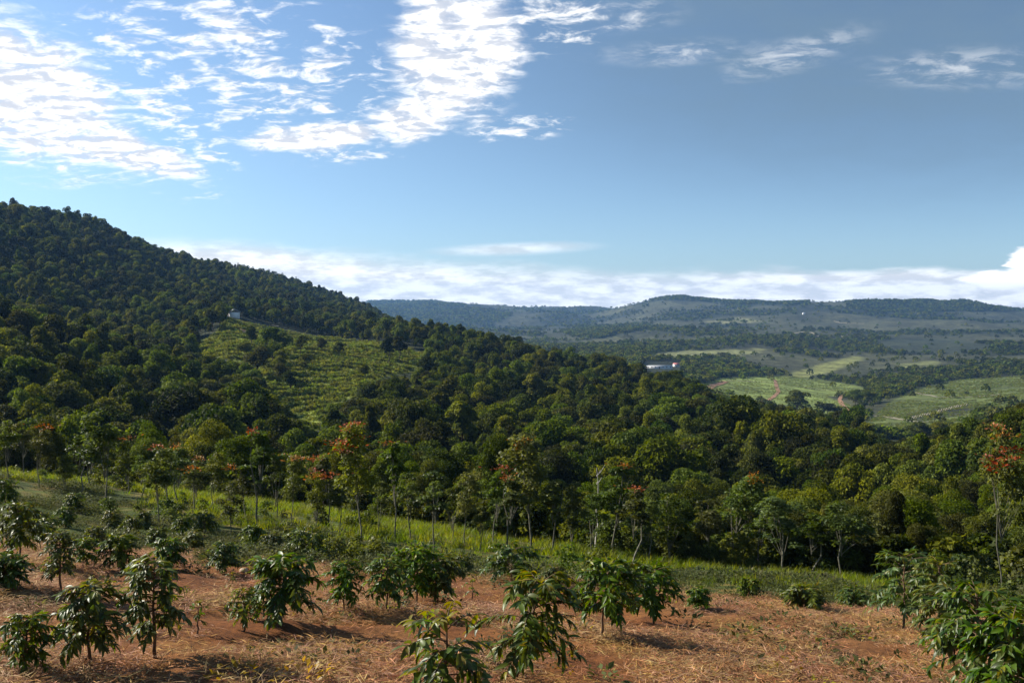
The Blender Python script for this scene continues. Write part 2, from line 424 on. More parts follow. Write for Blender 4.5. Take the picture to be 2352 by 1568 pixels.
# dark wooded flanks of the far ridges
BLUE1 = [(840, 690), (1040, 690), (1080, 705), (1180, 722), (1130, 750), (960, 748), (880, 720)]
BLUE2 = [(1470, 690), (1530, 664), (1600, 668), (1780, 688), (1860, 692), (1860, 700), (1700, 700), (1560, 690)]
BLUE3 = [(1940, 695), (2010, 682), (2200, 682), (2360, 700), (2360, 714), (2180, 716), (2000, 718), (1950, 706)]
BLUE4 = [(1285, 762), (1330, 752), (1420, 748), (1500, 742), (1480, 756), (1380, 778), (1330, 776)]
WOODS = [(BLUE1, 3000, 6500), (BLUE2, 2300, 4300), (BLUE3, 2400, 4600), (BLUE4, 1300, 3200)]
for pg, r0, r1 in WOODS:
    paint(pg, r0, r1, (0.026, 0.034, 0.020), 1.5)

def mesh_grid(name, j0, j1):
    nj = j1 - j0
    v = np.stack([TXX[:, j0:j1], TYY[:, j0:j1], TZ[:, j0:j1]], -1).reshape(-1, 3)
    i, j = np.meshgrid(np.arange(NA - 1), np.arange(nj - 1), indexing='ij')
    a = (i * nj + j).ravel()
    f = np.stack([a, a + 1, a + nj + 1, a + nj], -1)
    f = f[:, ::-1]
    me = mesh_np(name, v, f, smooth=True)
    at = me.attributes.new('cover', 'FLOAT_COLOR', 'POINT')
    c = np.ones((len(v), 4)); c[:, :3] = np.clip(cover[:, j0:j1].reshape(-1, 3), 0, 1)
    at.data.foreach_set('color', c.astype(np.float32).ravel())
    return me

def mesh_np(name, v, f, mats=None, mat_idx=None, smooth=False, attrs=None):
    v = np.asarray(v, np.float32); f = np.asarray(f, np.int32)
    me = bpy.data.meshes.new(name)
    n, k = f.shape
    me.vertices.add(len(v)); me.vertices.foreach_set('co', v.ravel())
    me.loops.add(n * k); me.loops.foreach_set('vertex_index', f.ravel())
    me.polygons.add(n)
    me.polygons.foreach_set('loop_start', np.arange(0, n * k, k, dtype=np.int32))
    if mat_idx is not None:
        me.polygons.foreach_set('material_index', np.asarray(mat_idx, np.int32))
    if smooth:
        me.polygons.foreach_set('use_smooth', np.ones(n, bool))
    for m_ in (mats or []):
        me.materials.append(m_)
    for an, av in (attrs or {}).items():
        at = me.attributes.new(an, 'FLOAT', 'POINT'); at.data.foreach_set('value', np.asarray(av, np.float32))
    me.update(calc_edges=True)
    return me

def link(name, me, parent=None, loc=None, **props):
    o = bpy.data.objects.new(name, me); COL.objects.link(o)
    if parent is not None: o.parent = parent
    if loc is not None: o.location = loc
    for k, v in props.items(): o[k] = v
    return o

# ------------------------------------------------------------------ materials
def new_mat(name):
    m = bpy.data.materials.new(name); m.use_nodes = True
    t = NT(m.node_tree); t.n.clear()
    out = t.node('ShaderNodeOutputMaterial')
    return m, t, out

def principled(t, col, rough=0.7, spec=0.3, normal=None):
    b = t.node('ShaderNodeBsdfPrincipled')
    t.set(b.inputs['Base Color'], col if isinstance(col, bpy.types.NodeSocket) else (*col, 1))
    t.set(b.inputs['Roughness'], rough)
    b.inputs['Specular IOR Level'].default_value = spec
    if normal is not None: t.l.new(normal, b.inputs['Normal'])
    return b

def bump(t, h, strength, dist):
    n = t.node('ShaderNodeBump'); n.inputs['Strength'].default_value = strength; n.inputs['Distance'].default_value = dist
    t.l.new(h, n.inputs['Height']); return n.outputs[0]

def land_mat(name, scales, amp, bump_d, spec=0.15):
    m, t, out = new_mat(name)
    at = t.node('ShaderNodeAttribute', attribute_name='cover')
    geo = t.node('ShaderNodeNewGeometry')
    c = at.outputs['Color']
    for s_ in scales:
        nz = t.noise(geo.outputs['Position'], s_, 5, 0.65)
        k = t.smooth(nz, 0.25, 0.75, 1 - amp, 1 + amp)
        cc = t.node('ShaderNodeVectorMath', operation='SCALE'); t.l.new(c, cc.inputs[0]); t.l.new(k, cc.inputs['Scale'])
        c = cc.outputs[0]
    b = principled(t, c, 0.95, spec, bump(t, t.noise(geo.outputs['Position'], scales[-1] * 1.5, 5, 0.7), 0.8, bump_d))
    t.l.new(b.outputs[0], out.inputs[0])
    return m

def leaf_mat(name, c_dark, c_light, c_young=None, rough=0.45, spec=0.4, transl=0.35, tcol=None, obj_amp=0.35):
    """colour runs from dark to light by leaf (attribute rnd) and from tree to tree; light shines through the blades"""
    m, t, out = new_mat(name)
    at = t.node('ShaderNodeAttribute', attribute_name='rnd').outputs['Fac']
    oi = t.node('ShaderNodeObjectInfo').outputs['Random']
    c = t.mix(at, c_dark, c_light)
    if c_young is not None:
        yg = t.node('ShaderNodeAttribute', attribute_name='young').outputs['Fac']
        c = t.mix(yg, c, c_young)
    k = t.smooth(oi, 0.0, 1.0, 1 - obj_amp, 1 + obj_amp)
    hs = t.node('ShaderNodeHueSaturation')
    t.l.new(c, hs.inputs['Color']); t.l.new(k, hs.inputs['Value'])
    t.l.new(t.smooth(t.math('FRACT', t.math('MULTIPLY', oi, 7.31)), 0.0, 1.0, 0.470, 0.520), hs.inputs['Hue'])
    t.l.new(t.smooth(t.math('FRACT', t.math('MULTIPLY', oi, 3.77)), 0.0, 1.0, 0.86, 1.12), hs.inputs['Saturation'])
    c = hs.outputs[0]
    b = principled(t, c, rough, spec)
    tr = t.node('ShaderNodeBsdfTranslucent')
    t.l.new(t.mix(1.0, c, tcol or (1.7, 1.5, 0.5), 'MULTIPLY'), tr.inputs[0])
    mx = t.node('ShaderNodeMixShader'); mx.inputs[0].default_value = transl
    t.l.new(b.outputs[0], mx.inputs[1]); t.l.new(tr.outputs[0], mx.inputs[2])
    t.l.new(mx.outputs[0], out.inputs[0])
    return m

def plain_mat(name, c0, c1, scale=3.0, rough=0.8, spec=0.2):
    m, t, out = new_mat(name)
    tcn = t.node('ShaderNodeTexCoord').outputs['Object']
    c = t.mix(t.smooth(t.noise(tcn, scale, 5, 0.65), 0.3, 0.7), c0, c1)
    b = principled(t, c, rough, spec)
    t.l.new(b.outputs[0], out.inputs[0]); return m

M_FIELD = land_mat('field_earth', (2.2, 14.0, 60.0), 0.38, 0.03)
M_HILL = land_mat('hillside_earth', (0.15, 0.9), 0.35, 0.4)
M_FAR = land_mat('far_land', (0.012, 0.05, 0.18), 0.42, 3.0)
M_COFFEE = leaf_mat('coffee_leaf', (0.026, 0.054, 0.006), (0.100, 0.148, 0.016), (0.190, 0.180, 0.010), 0.42, 0.28, 0.36, (1.8, 1.65, 0.3), 0.15)
M_TREELEAF = leaf_mat('young_tree_leaf', (0.036, 0.056, 0.010), (0.120, 0.148, 0.028), None, 0.5, 0.15, 0.40, (1.6, 1.5, 0.40), 0.25)
M_FOREST = leaf_mat('forest_leaf', (0.021, 0.035, 0.005), (0.112, 0.130, 0.014), None, 0.65, 0.08, 0.34, (1.6, 1.55, 0.3), 0.62)
M_RED = leaf_mat('red_young_leaf', (0.22, 0.065, 0.012), (0.42, 0.165, 0.028), None, 0.6, 0.15, 0.3, (1.2, 0.8, 0.3), 0.15)
M_GRASS = leaf_mat('grass_blade', (0.058, 0.088, 0.008), (0.150, 0.190, 0.012), None, 0.5, 0.3, 0.55, (1.9, 1.7, 0.22), 0.25)
M_WEED = leaf_mat('weed_leaf', (0.045, 0.056, 0.018), (0.110, 0.120, 0.046), None, 0.7, 0.08, 0.35, (1.4, 1.35, 0.5), 0.3)
M_YELLOW = leaf_mat('yellow_sprig', (0.22, 0.16, 0.012), (0.32, 0.27, 0.02), None, 0.5, 0.3, 0.45, (1.4, 1.2, 0.3), 0.2)
M_STRAW = leaf_mat('straw', (0.150, 0.065, 0.020), (0.56, 0.34, 0.135), None, 0.7, 0.25, 0.15, (1.1, 1.0, 0.8), 0.25)
M_PINE = leaf_mat('pine_needle', (0.012, 0.022, 0.010), (0.035, 0.045, 0.020), None, 0.6, 0.2, 0.15, (1.4, 1.4, 0.6), 0.25)
M_BARK = plain_mat('grey_bark', (0.085, 0.078, 0.055), (0.19, 0.18, 0.13), 6.0)
M_DARKBARK = plain_mat('dark_bark', (0.035, 0.026, 0.018), (0.085, 0.065, 0.045), 4.0)
M_STEM = plain_mat('coffee_stem', (0.075, 0.045, 0.025), (0.17, 0.11, 0.065), 14.0)
M_DEAD = plain_mat('bleached_wood', (0.33, 0.30, 0.26), (0.50, 0.47, 0.42), 7.0)
M_STONE = plain_mat('field_stone', (0.28, 0.19, 0.13), (0.45, 0.34, 0.26), 9.0)
M_DIRT = plain_mat('red_dirt', (0.20, 0.105, 0.055), (0.30, 0.17, 0.09), 0.4)
M_PALE = plain_mat('pale_dirt', (0.17, 0.15, 0.095), (0.26, 0.23, 0.15), 0.3)
M_WHITE = plain_mat('white_paint', (0.74, 0.74, 0.72), (0.84, 0.84, 0.82), 1.2, 0.6)
M_ROOFW = plain_mat('pale_sheet_roof', (0.36, 0.37, 0.37), (0.56, 0.57, 0.57), 0.8, 0.45, 0.4)
M_ROOFR = plain_mat('red_roof', (0.45, 0.12, 0.11), (0.60, 0.22, 0.20), 0.8)
M_GLASS = plain_mat('dark_pane', (0.03, 0.035, 0.04), (0.05, 0.055, 0.06), 1.0, 0.15, 0.5)
M_WOOD = plain_mat('brown_door', (0.10, 0.06, 0.035), (0.15, 0.09, 0.05), 3.0)

# ------------------------------------------------------------------ ground, in rings that share their rims
J1 = int(np.searchsorted(RR, 72)); J2 = int(np.searchsorted(RR, 480))
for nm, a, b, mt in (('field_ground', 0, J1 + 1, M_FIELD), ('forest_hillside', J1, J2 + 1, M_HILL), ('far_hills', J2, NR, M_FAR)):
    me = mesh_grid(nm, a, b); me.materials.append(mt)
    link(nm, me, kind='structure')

# ------------------------------------------------------------------ mesh builders for plants
def norm(a):
    return a / (np.linalg.norm(a, axis=-1, keepdims=True) + 1e-9)

def leaves(c, d, n, L, W, fold=0.18, droop=0.0):
    """one bent four-cornered blade per row: base c, direction d, upper side n, length L, width W"""
    c = np.asarray(c, float); d = norm(d); n = norm(n - d * np.sum(n * d, -1, keepdims=True))
    s = np.cross(d, n); L = np.asarray(L)[:, None]; W = np.asarray(W)[:, None]
    mid = c + d * L * 0.48
    tip = c + d * L - n * L * droop
    l = mid + s * W * 0.5 + n * W * fold; r = mid - s * W * 0.5 + n * W * fold
    v = np.stack([c, r, tip, l], 1).reshape(-1, 3)
    f = np.arange(len(c) * 4).reshape(-1, 4)
    return v, f

def tube(path, rad, sides=5):
    path = np.asarray(path, float); k = len(path); rad = np.broadcast_to(rad, (k,))
    t = norm(np.gradient(path, axis=0))
    ref = np.array([0.31, 0.95, 0.07]) if abs(t[:, 2]).mean() > 0.7 else np.array([0.05, 0.1, 1.0])
    a = norm(np.cross(t, ref)); b = np.cross(t, a)
    ang = np.linspace(0, 2 * math.pi, sides, endpoint=False)
    v = path[:, None] + rad[:, None, None] * (a[:, None] * np.cos(ang)[None, :, None] + b[:, None] * np.sin(ang)[None, :, None])
    v = v.reshape(-1, 3)
    f = []
    for i in range(k - 1):
        for j in range(sides):
            j2 = (j + 1) % sides
            f.append((i * sides + j, i * sides + j2, (i + 1) * sides + j2, (i + 1) * sides + j))
    return v, np.array(f)

def merge(parts):
    vs, fs, o = [], [], 0
    for v, f in parts:
        vs.append(v); fs.append(f + o); o += len(v)
    return np.concatenate(vs), np.concatenate(fs)

def rnd_dirs(g, n):
    return norm(g.normal(size=(n, 3)))

def limbs_to(g, base_h, targets, r0, sides=4):
    out = []
    for t in targets:
        p0 = np.array([0, 0, base_h * g.uniform(0.75, 1.0)])
        p1 = p0 * 0.45 + t * 0.55 + np.array([0, 0, 0.12 * np.linalg.norm(t - p0)]) * g.uniform(-0.4, 1)
        ts = np.linspace(0, 1, 5)[:, None]
        path = (1 - ts) ** 2 * p0 + 2 * ts * (1 - ts) * p1 + ts ** 2 * t
        out.append(tube(path, np.linspace(r0, r0 * 0.25, 5), sides))
    return out

def broadleaf(seed, H, CR, trunk_frac, n_lobes, n_leaf, leaf_sz, flat=0.75, sparse=0.0, sides=5, bark_r=0.10):
    """trunk with limbs, and a crown of leaf clumps: returns (trunk mesh arrays, crown mesh arrays, rnd, lobe tops)"""
    g = np.random.default_rng(seed)
    hb = H * trunk_frac
    cz = (H + hb) / 2; hz = (H - hb) / 2
    lobes = []
    off = g.normal(0, 0.16, 2) * CR
    arms = g.uniform(0.55, 1.15, 7); ph0 = g.uniform(0, 6.28)
    for i in range(n_lobes):
        for _ in range(20):
            q = g.uniform(-1, 1, 3)
            if 0.30 < np.linalg.norm(q) < 1: break
        tier = (q[2] + 1) / 2
        wid = (1.0 - 0.5 * tier ** 2) if flat > 0.5 else (1.0 - 0.3 * abs(q[2]))
        sec = (math.atan2(q[1], q[0]) + ph0) / 6.2832 * 7 % 7
        wid *= np.interp(sec, np.arange(8), np.append(arms, arms[0]))
        c = np.array([q[0] * CR * 0.88 * wid + off[0] * tier, q[1] * CR * 0.88 * wid + off[1] * tier, cz + q[2] * hz * 0.82])
        lobes.append((c, CR * g.choice([0.15, 0.22, 0.30, 0.42], p=[0.25, 0.3, 0.3, 0.15]) * g.uniform(0.85, 1.15)))
    lobes.append((np.array([off[0], off[1], cz + hz * 0.5]), CR * 0.34))
    lobes.append((np.array([0, 0, cz - hz * 0.1]), CR * 0.42))
    wts = np.array([l[1] ** 2 for l in lobes]); wts /= wts.sum()
    pick = g.choice(len(lobes), n_leaf, p=wts)
    C = np.array([l[0] for l in lobes])[pick]; RD = np.array([l[1] for l in lobes])[pick]
    dirs = rnd_dirs(g, n_leaf); dirs[:, 2] = np.where(dirs[:, 2] < -0.35, -dirs[:, 2] * 0.7, dirs[:, 2]); dirs = norm(dirs)
    rad = RD * (1 - np.abs(g.normal(0, 0.09 + sparse, n_leaf)))
    pos = C + dirs * rad[:, None] * np.array([1, 1, flat])
    nrm = norm(0.7 * dirs + 0.85 * rnd_dirs(g, n_leaf) + np.array([0, 0, 0.45]))
    dd = norm(dirs * np.array([1, 1, 0.25]) + 0.8 * rnd_dirs(g, n_leaf) - np.array([0, 0, 0.25]))
    L = leaf_sz * g.uniform(0.6, 1.35, n_leaf); W = L * g.uniform(0.45, 0.75, n_leaf)
    lv, lf = leaves(pos - dd * L[:, None] * 0.4, dd, nrm, L, W, 0.16, 0.14)
    rv = np.clip(g.normal(0.45, 0.24, n_leaf) + 0.20 * g.normal(size=len(lobes))[pick], 0, 1)
    # trunk
    bend = g.normal(0, 0.035, (6, 2)).cumsum(0) * H * 0.5
    zs = np.linspace(-0.3, H * 0.8, 6)
    path = np.column_stack([bend[:, 0] - bend[0, 0], bend[:, 1] - bend[0, 1], zs])
    parts = [tube(path, np.linspace(bark_r, bark_r * 0.25, 6), sides)]
    parts += limbs_to(g, hb * 1.15, [l[0] for l in lobes[:9]], bark_r * 0.33, 4)
    return merge(parts), (lv, lf), np.repeat(rv, 4), lobes

# ---- coffee leaf: pointed, wavy, folded along the midrib
def coffee_leaf_arrays(g):
    st = np.array([0.0, 0.22, 0.5, 0.78, 1.0]); wd = np.array([0.03, 0.82, 1.0, 0.62, 0.0]) * 0.175
    droop = -0.34 * st ** 2 * g.uniform(0.6, 1.4)
    wav = g.normal(0, 0.018, (5, 2))
    v = [(0, 0, 0)]
    for i in (1, 2, 3):
        v += [(-wd[i], st[i], droop[i] + 0.055 + wav[i, 0]), (0, st[i], droop[i]), (wd[i], st[i], droop[i] + 0.055 + wav[i, 1])]
    v.append((0, 1.0, droop[4] - 0.02))
    f = [(0, 2, 1, 1), (0, 3, 2, 2), (1, 2, 5, 4), (2, 3, 6, 5), (4, 5, 8, 7), (5, 6, 9, 8), (7, 8, 10, 10), (8, 9, 10, 10)]
    return np.array(v, float), f
_lg = np.random.default_rng(21)
LEAFV = [coffee_leaf_arrays(_lg) for _ in range(6)]
LTRI = []
for q in LEAFV[0][1]:
    LTRI.append(q[:3])
    if q[2] != q[3]: LTRI.append((q[0], q[2], q[3]))
LTRI = np.array(LTRI)
LEAF_ME = {}
for k_, (v, _) in enumerate(LEAFV):
    for yk in (0, 1):
        for rk in (0, 1, 2):
            me = mesh_np('leaf', v, LTRI, [M_COFFEE], smooth=True, attrs={'rnd': np.full(len(v), (0.15, 0.5, 0.85)[rk]), 'young': np.full(len(v), 0.9 * yk)})
            LEAF_ME[(k_, yk, rk)] = me

def coffee_plan(seed, H, CR, bf=0.25, tiers=13, lean=(0, 0), leaf_len=0.135, young=0.05, per=7):
    """skeleton of a coffee shrub: stem and side branches as tubes, and a frame for every leaf"""
    g = np.random.default_rng(seed)
    zs = np.linspace(0, 1, 8)
    path = np.column_stack([lean[0] * zs ** 1.2 + g.normal(0, 0.008, 8), lean[1] * zs ** 1.2 + g.normal(0, 0.008, 8), zs * H * 0.97 - 0.04])
    r0 = 0.010 + 0.010 * H
    stem = tube(path, np.linspace(r0, r0 * 0.35, 8), 6)
    br, lf = [], []
    az = g.uniform(0, 6.28)
    for i in range(tiers):
        t = (i + 0.3 * g.uniform(-1, 1)) / (tiers - 1); t = min(max(t, 0), 1)
        h = bf + (1 - bf) * t
        p0 = np.array([np.interp(h, zs, path[:, 0]), np.interp(h, zs, path[:, 1]), h * H * 0.95])
        az += 1.57 + g.uniform(-0.35, 0.35)
        prof = 0.30 + 0.70 * math.sqrt(max(0.0, 1 - ((t - 0.30) / 0.72) ** 2)) if t > 0.3 else 0.72 + 0.28 * t / 0.3
        for side in (0, 1):
            if g.random() < 0.10: continue
            a = az + math.pi * side + g.uniform(-0.3, 0.3)
            Lb = CR * prof * g.uniform(0.65, 1.15)
            dr = np.array([math.cos(a), math.sin(a), 0])
            up = 0.65 * t + 0.12 + g.uniform(-0.1, 0.15); dn = 0.72 * g.uniform(0.7, 1.2)
            ss = np.linspace(0, 1, 6)
            bp = p0 + dr * (Lb * ss)[:, None] + np.array([0, 0, 1.0]) * (Lb * (up * ss - dn * ss ** 2 * (1 - 0.35 * t)))[:, None]
            br.append(tube(bp, np.linspace(0.006, 0.002, 6), 4))
            k = max(3, int(per * (0.5 + Lb / CR * 0.6)))
            sd = np.cross(dr, [0, 0, 1.0])
            for q in range(k):
                s_ = 0.22 + 0.78 * (q + 0.5) / k
                pp = np.array([np.interp(s_, ss, bp[:, c]) for c in range(3)])
                for sg in (-1, 1):
                    if g.random() < 0.08: continue
                    d = dr * (0.55 + 0.5 * g.random()) + sd * sg * (0.95 - 0.5 * s_) + np.array([0, 0, -0.2 - 0.7 * g.random() + 0.45 * t])
                    d += g.normal(0, 0.33, 3)
                    n = np.array([0, 0, 1.0]) + dr * 0.5 + g.normal(0, 0.3, 3)
                    yv = 1 if (s_ > 0.75 and g.random() < young * 3) or (t > 0.85 and g.random() < young * 5) else 0
                    lf.append((pp, d, n, leaf_len * g.uniform(0.7, 1.25) * (0.75 if yv else 1.0), yv, g.integers(6), g.random()))
    # upright young leaves at the tip
    top = np.array([path[-1, 0], path[-1, 1], H * 0.95])
    for q in range(6):
        a = q * 1.05 + g.uniform(-.3, .3)
        lf.append((top, np.array([math.cos(a) * 0.6, math.sin(a) * 0.6, 0.7]), np.array([-math.cos(a), -math.sin(a), 0.8]), leaf_len * g.uniform(0.6, 1.0), int(g.random() < 0.25 + young * 5), g.integers(6), g.random()))
    return stem, br, lf

def leaf_frame(p, d, n, L):
    d = d / np.linalg.norm(d); n = n - d * np.dot(n, d); n /= np.linalg.norm(n) + 1e-9
    x = np.cross(d, n)
    return np.column_stack([x, d, n]) * L, p

def joined_leaves(lf):
    V, Fc, rv, yv = [], [], [], []
    o = 0
    for (p, d, n, L, y, k, q) in lf:
        A, p = leaf_frame(p, d, n, L)
        v = LEAFV[k][0] @ A.T + p
        V.append(v); Fc.append(LTRI + o); o += len(v)
        rv.append(np.full(len(v), q)); yv.append(np.full(len(v), 0.9 * y))
    return mesh_np('foliage', np.concatenate(V), np.concatenate(Fc), [M_COFFEE], smooth=True,
                   attrs={'rnd': np.concatenate(rv), 'young': np.concatenate(yv)})

# ------------------------------------------------------------------ coffee shrubs
# (u of stem foot, v of foot, v of top, crown width, lean of the crown in picture units, foliage, separate leaves, label)
SHRUBS = [
 (1025, 1640, 1422, 265, 0, 'young', 1, 'nearest coffee shrub with large leaves, cut off by the bottom edge of the photo'),
 (1186, 1572, 1338, 245, 52, 'big', 1, 'large coffee shrub on a leaning bare stem, right of the nearest shrub'),
 (2240, 1610, 1388, 240, 0, 'big', 1, 'largest leafy coffee shrub in the bottom right corner'),
 (2190, 1530, 1372, 150, 0, 'dense', 1, 'dense coffee shrub just left of the largest one in the bottom right'),
 (2320, 1660, 1452, 190, 0, 'dense', 1, 'lowest coffee shrub in the bottom right corner, its foot out of frame'),
 (2335, 1560, 1418, 120, 0, 'big', 1, 'coffee shrub cut off by the right edge of the photo'),
 (2075, 1448, 1288, 165, 0, 'big', 0, 'broad coffee shrub at the far end of the right hand row'),
 (2155, 1478, 1312, 140, 0, 'big', 1, 'coffee shrub second from the far end of the right hand row'),
 (52, 1548, 1432, 116, 10, 'big', 1, 'low coffee shrub in the bottom left corner'),
 (205, 1534, 1362, 148, 0, 'big', 1, 'coffee shrub with yellowish tips, second from the left in the front row'),
 (355, 1512, 1308, 136, 0, 'tall', 1, 'tall narrow coffee shrub, third from the left in the front row'),
 (455, 1456, 1388, 44, 0, 'sapling', 1, 'thin coffee sapling with a few hanging leaves beside the tall narrow shrub'),
 (560, 1450, 1358, 76, 0, 'young', 1, 'small yellow-green young coffee shrub left of the densest shrub'),
 (640, 1426, 1295, 168, 10, 'dense', 1, 'dense dark coffee shrub casting a long dark shadow on the straw'),
 (790, 1405, 1297, 90, 0, 'big', 0, 'coffee shrub just right of the densest shrub'),
 (890, 1403, 1290, 108, 0, 'big', 0, 'leftmost coffee shrub of the clump of three in mid field'),
 (957, 1393, 1268, 132, 0, 'big', 0, 'tallest coffee shrub in the middle of the clump of three'),
 (1004, 1384, 1285, 112, 8, 'big', 0, 'rightmost coffee shrub of the clump of three in mid field'),
 (1175, 1332, 1262, 146, 0, 'dense', 0, 'broad low coffee shrub at the grass edge in the middle of the field'),
 (1380, 1460, 1298, 150, 18, 'big', 0, 'coffee shrub on a bare stem behind the large leaning one'),
 (1425, 1434, 1302, 100, 12, 'big', 0, 'coffee shrub squeezed between two others right of mid field'),
 (1502, 1432, 1308, 118, 0, 'big', 0, 'rightmost coffee shrub of the middle row, next to the open straw'),
 (17, 1352, 1282, 92, 0, 'dense', 0, 'coffee shrub cut by the left edge above the bottom left shrub'),
 (46, 1293, 1163, 102, 0, 'tall', 0, 'tall coffee shrub near the left edge at the back of the field'),
 (140, 1362, 1224, 78, 0, 'tall', 0, 'slim coffee shrub on a long bare stem, left part of the field'),
 (275, 1310, 1234, 82, 0, 'dense', 0, 'round coffee shrub at the back, left of the one by the soil bank'),
 (318, 1342, 1284, 62, 0, 'big', 0, 'small coffee shrub directly above the tall narrow one'),
 (390, 1312, 1240, 84, 0, 'big', 0, 'coffee shrub just left of the bare soil bank'),
 (516, 1316, 1247, 64, 0, 'dense', 0, 'round coffee shrub standing right of the bare soil bank'),
 (712, 1286, 1220, 112, 0, 'dense', 0, 'wide coffee shrub at the grass edge above the densest shrub'),
 (362, 1260, 1214, 52, 0, 'dense', 0, 'small dark coffee bush on the grey-green ground cover behind the soil bank'),
 (580, 1254, 1208, 52, 0, 'dense', 0, 'small dark coffee bush at the foot of the bright grass'),
 (172, 1174, 1136, 44, 0, 'dense', 0, 'small dark bush alone on the bright grass at the left'),
 (218, 1268, 1215, 56, 0, 'big', 0, 'coffee shrub on grey-green weeds left of the round one'),
 (110, 1250, 1195, 60, 0, 'big', 0, 'coffee shrub on grey-green weeds right of the tall left edge shrub'),
 (12, 1165, 1105, 66, 0, 'dense', 0, 'dark bush at the left edge under the trees'),
 (470, 1232, 1180, 60, 0, 'big', 0, 'light leafy bush in the grass above the soil bank'),
 (420, 1236, 1188, 48, 0, 'big', 0, 'pale leafy bush left of the light leafy one, above the soil bank'),
 (535, 1340, 1314, 26, 0, 'sapling', 0, 'tiny coffee sapling right below the round shrub by the soil bank'),
 (840, 1288, 1258, 40, 0, 'big', 0, 'small bush in the grass behind the clump of three'),
 (1850, 1402, 1352, 100, 0, 'dense', 0, 'low dark leafy bush at the grass edge behind the open straw'),
 (2110, 1352, 1292, 90, 0, 'big', 0, 'light green bush in the grass behind the right hand row'),
 (92, 1222, 1180, 46, 0, 'big', 0, 'coffee shrub above the weeds, right of the tall left edge shrub'),
 (150, 1212, 1168, 48, 0, 'dense', 0, 'dark round coffee shrub in the left weeds below the lone bush'),
 (256, 1222, 1178, 50, 0, 'big', 0, 'coffee shrub in the left weeds below the tall wide tree'),
 (305, 1238, 1190, 52, 0, 'big', 0, 'coffee shrub in the weeds left of the small dark bush'),
 (330, 1214, 1176, 40, 0, 'dense', 0, 'small coffee bush at the front of the dark crowned tree'),
 (445, 1270, 1222, 56, 0, 'big', 0, 'coffee shrub on the left rim of the bare soil bank'),
 (628, 1272, 1226, 58, 0, 'big', 0, 'coffee shrub in the weeds right of the small bush at the grass foot'),
 (668, 1258, 1216, 46, 0, 'dense', 0, 'small round coffee bush left of the wide shrub at the grass edge'),
 (30, 1240, 1186, 62, 0, 'big', 0, 'coffee shrub at the left edge behind the tall one'),
 (192, 1300, 1242, 58, 0, 'big', 0, 'coffee shrub at the rim of the straw left of the round one'),
 (770, 1282, 1240, 56, 0, 'big', 0, 'coffee shrub at the grass edge right of the wide one'),
 (1060, 1322, 1276, 62, 0, 'big', 0, 'coffee shrub at the grass edge left of the broad low one'),
 (1275, 1352, 1300, 64, 0, 'big', 0, 'coffee shrub at the grass edge right of the broad low one'),
 (1605, 1395, 1350, 60, 0, 'dense', 0, 'low leafy bush at the straw rim right of the middle row'),
 (1960, 1400, 1352, 70, 0, 'big', 0, 'leafy bush at the straw rim left of the right hand row'),
 (1720, 1372, 1330, 56, 0, 'big', 0, 'pale leafy bush in the grass behind the open straw'),
 (1345, 1420, 1345, 50, 0, 'big', 0, 'small coffee shrub showing behind the large leaning one'),
 (1085, 1375, 1330, 50, 0, 'sapling', 0, 'coffee sapling between the clump of three and the large leaning shrub'),
]
KW = {'big': dict(tiers=20, bf=0.40, per=12), 'tall': dict(tiers=22, bf=0.38, per=12), 'dense': dict(tiers=25, bf=0.34, per=14),
      'young': dict(tiers=13, bf=0.36, per=8, young=0.18), 'sapling': dict(tiers=4, bf=0.45, per=3, young=0.15)}
SHRUB_XY = []
for k, (u, vb, vt, wd, lean, form, sep, lab) in enumerate(SHRUBS):
    p = hit(u, vb, 5)
    dist = math.hypot(p.x, p.y); sc_ = dist / F * 1.03
    H = (vb - vt) * sc_ * (1.04 if k < 22 else 0.94); CR = wd * 0.5 * sc_ * 1.0
    SHRUB_XY.append((p.x, p.y, CR))
    kw = dict(KW[form])
    big_leaf = 0.16 if k == 0 else 0.125
    kw['leaf_len'] = min(big_leaf, max(0.07, 0.30 * CR))
    stem, br, lf = coffee_plan(100 + k, H, CR, lean=(lean * sc_, 0), **kw)
    root = link('coffee_shrub', None, loc=p, label=lab, category='shrub', group='coffee shrubs in the field')
    root.empty_display_size = 0.2
    link('stem', mesh_np('stem', *stem, [M_STEM], smooth=True), root)
    link('branches', mesh_np('branches', *merge(br), [M_STEM], smooth=True), root)
    if sep:
        g = np.random.default_rng(500 + k)
        # leaves on the side towards the viewer show largest
        score = np.array([-(l[0][1]) + 0.4 * np.linalg.norm(l[0][:2]) + 0.2 * l[0][2] + 0.15 * g.random() for l in lf])
        order = np.argsort(-score); nsep = min(len(lf), 190 if k < 3 else 110)
        for q in order[:nsep]:
            pp, d, n, L, y, kk, qq = lf[q]
            A, pp = leaf_frame(pp, d, n, L)
            o = link('leaf', LEAF_ME[(int(kk), int(y), int(qq * 2.999))], root)
            m4 = Matrix.Identity(4)
            for a in range(3):
                for b in range(3): m4[a][b] = A[a][b]
                m4[a][3] = pp[a]
            o.matrix_local = m4
        rest = [lf[q] for q in order[nsep:]]
        if rest:
            link('foliage', joined_leaves(rest), root, kind='stuff')
    else:
        link('foliage', joined_leaves(lf), root, kind='stuff')

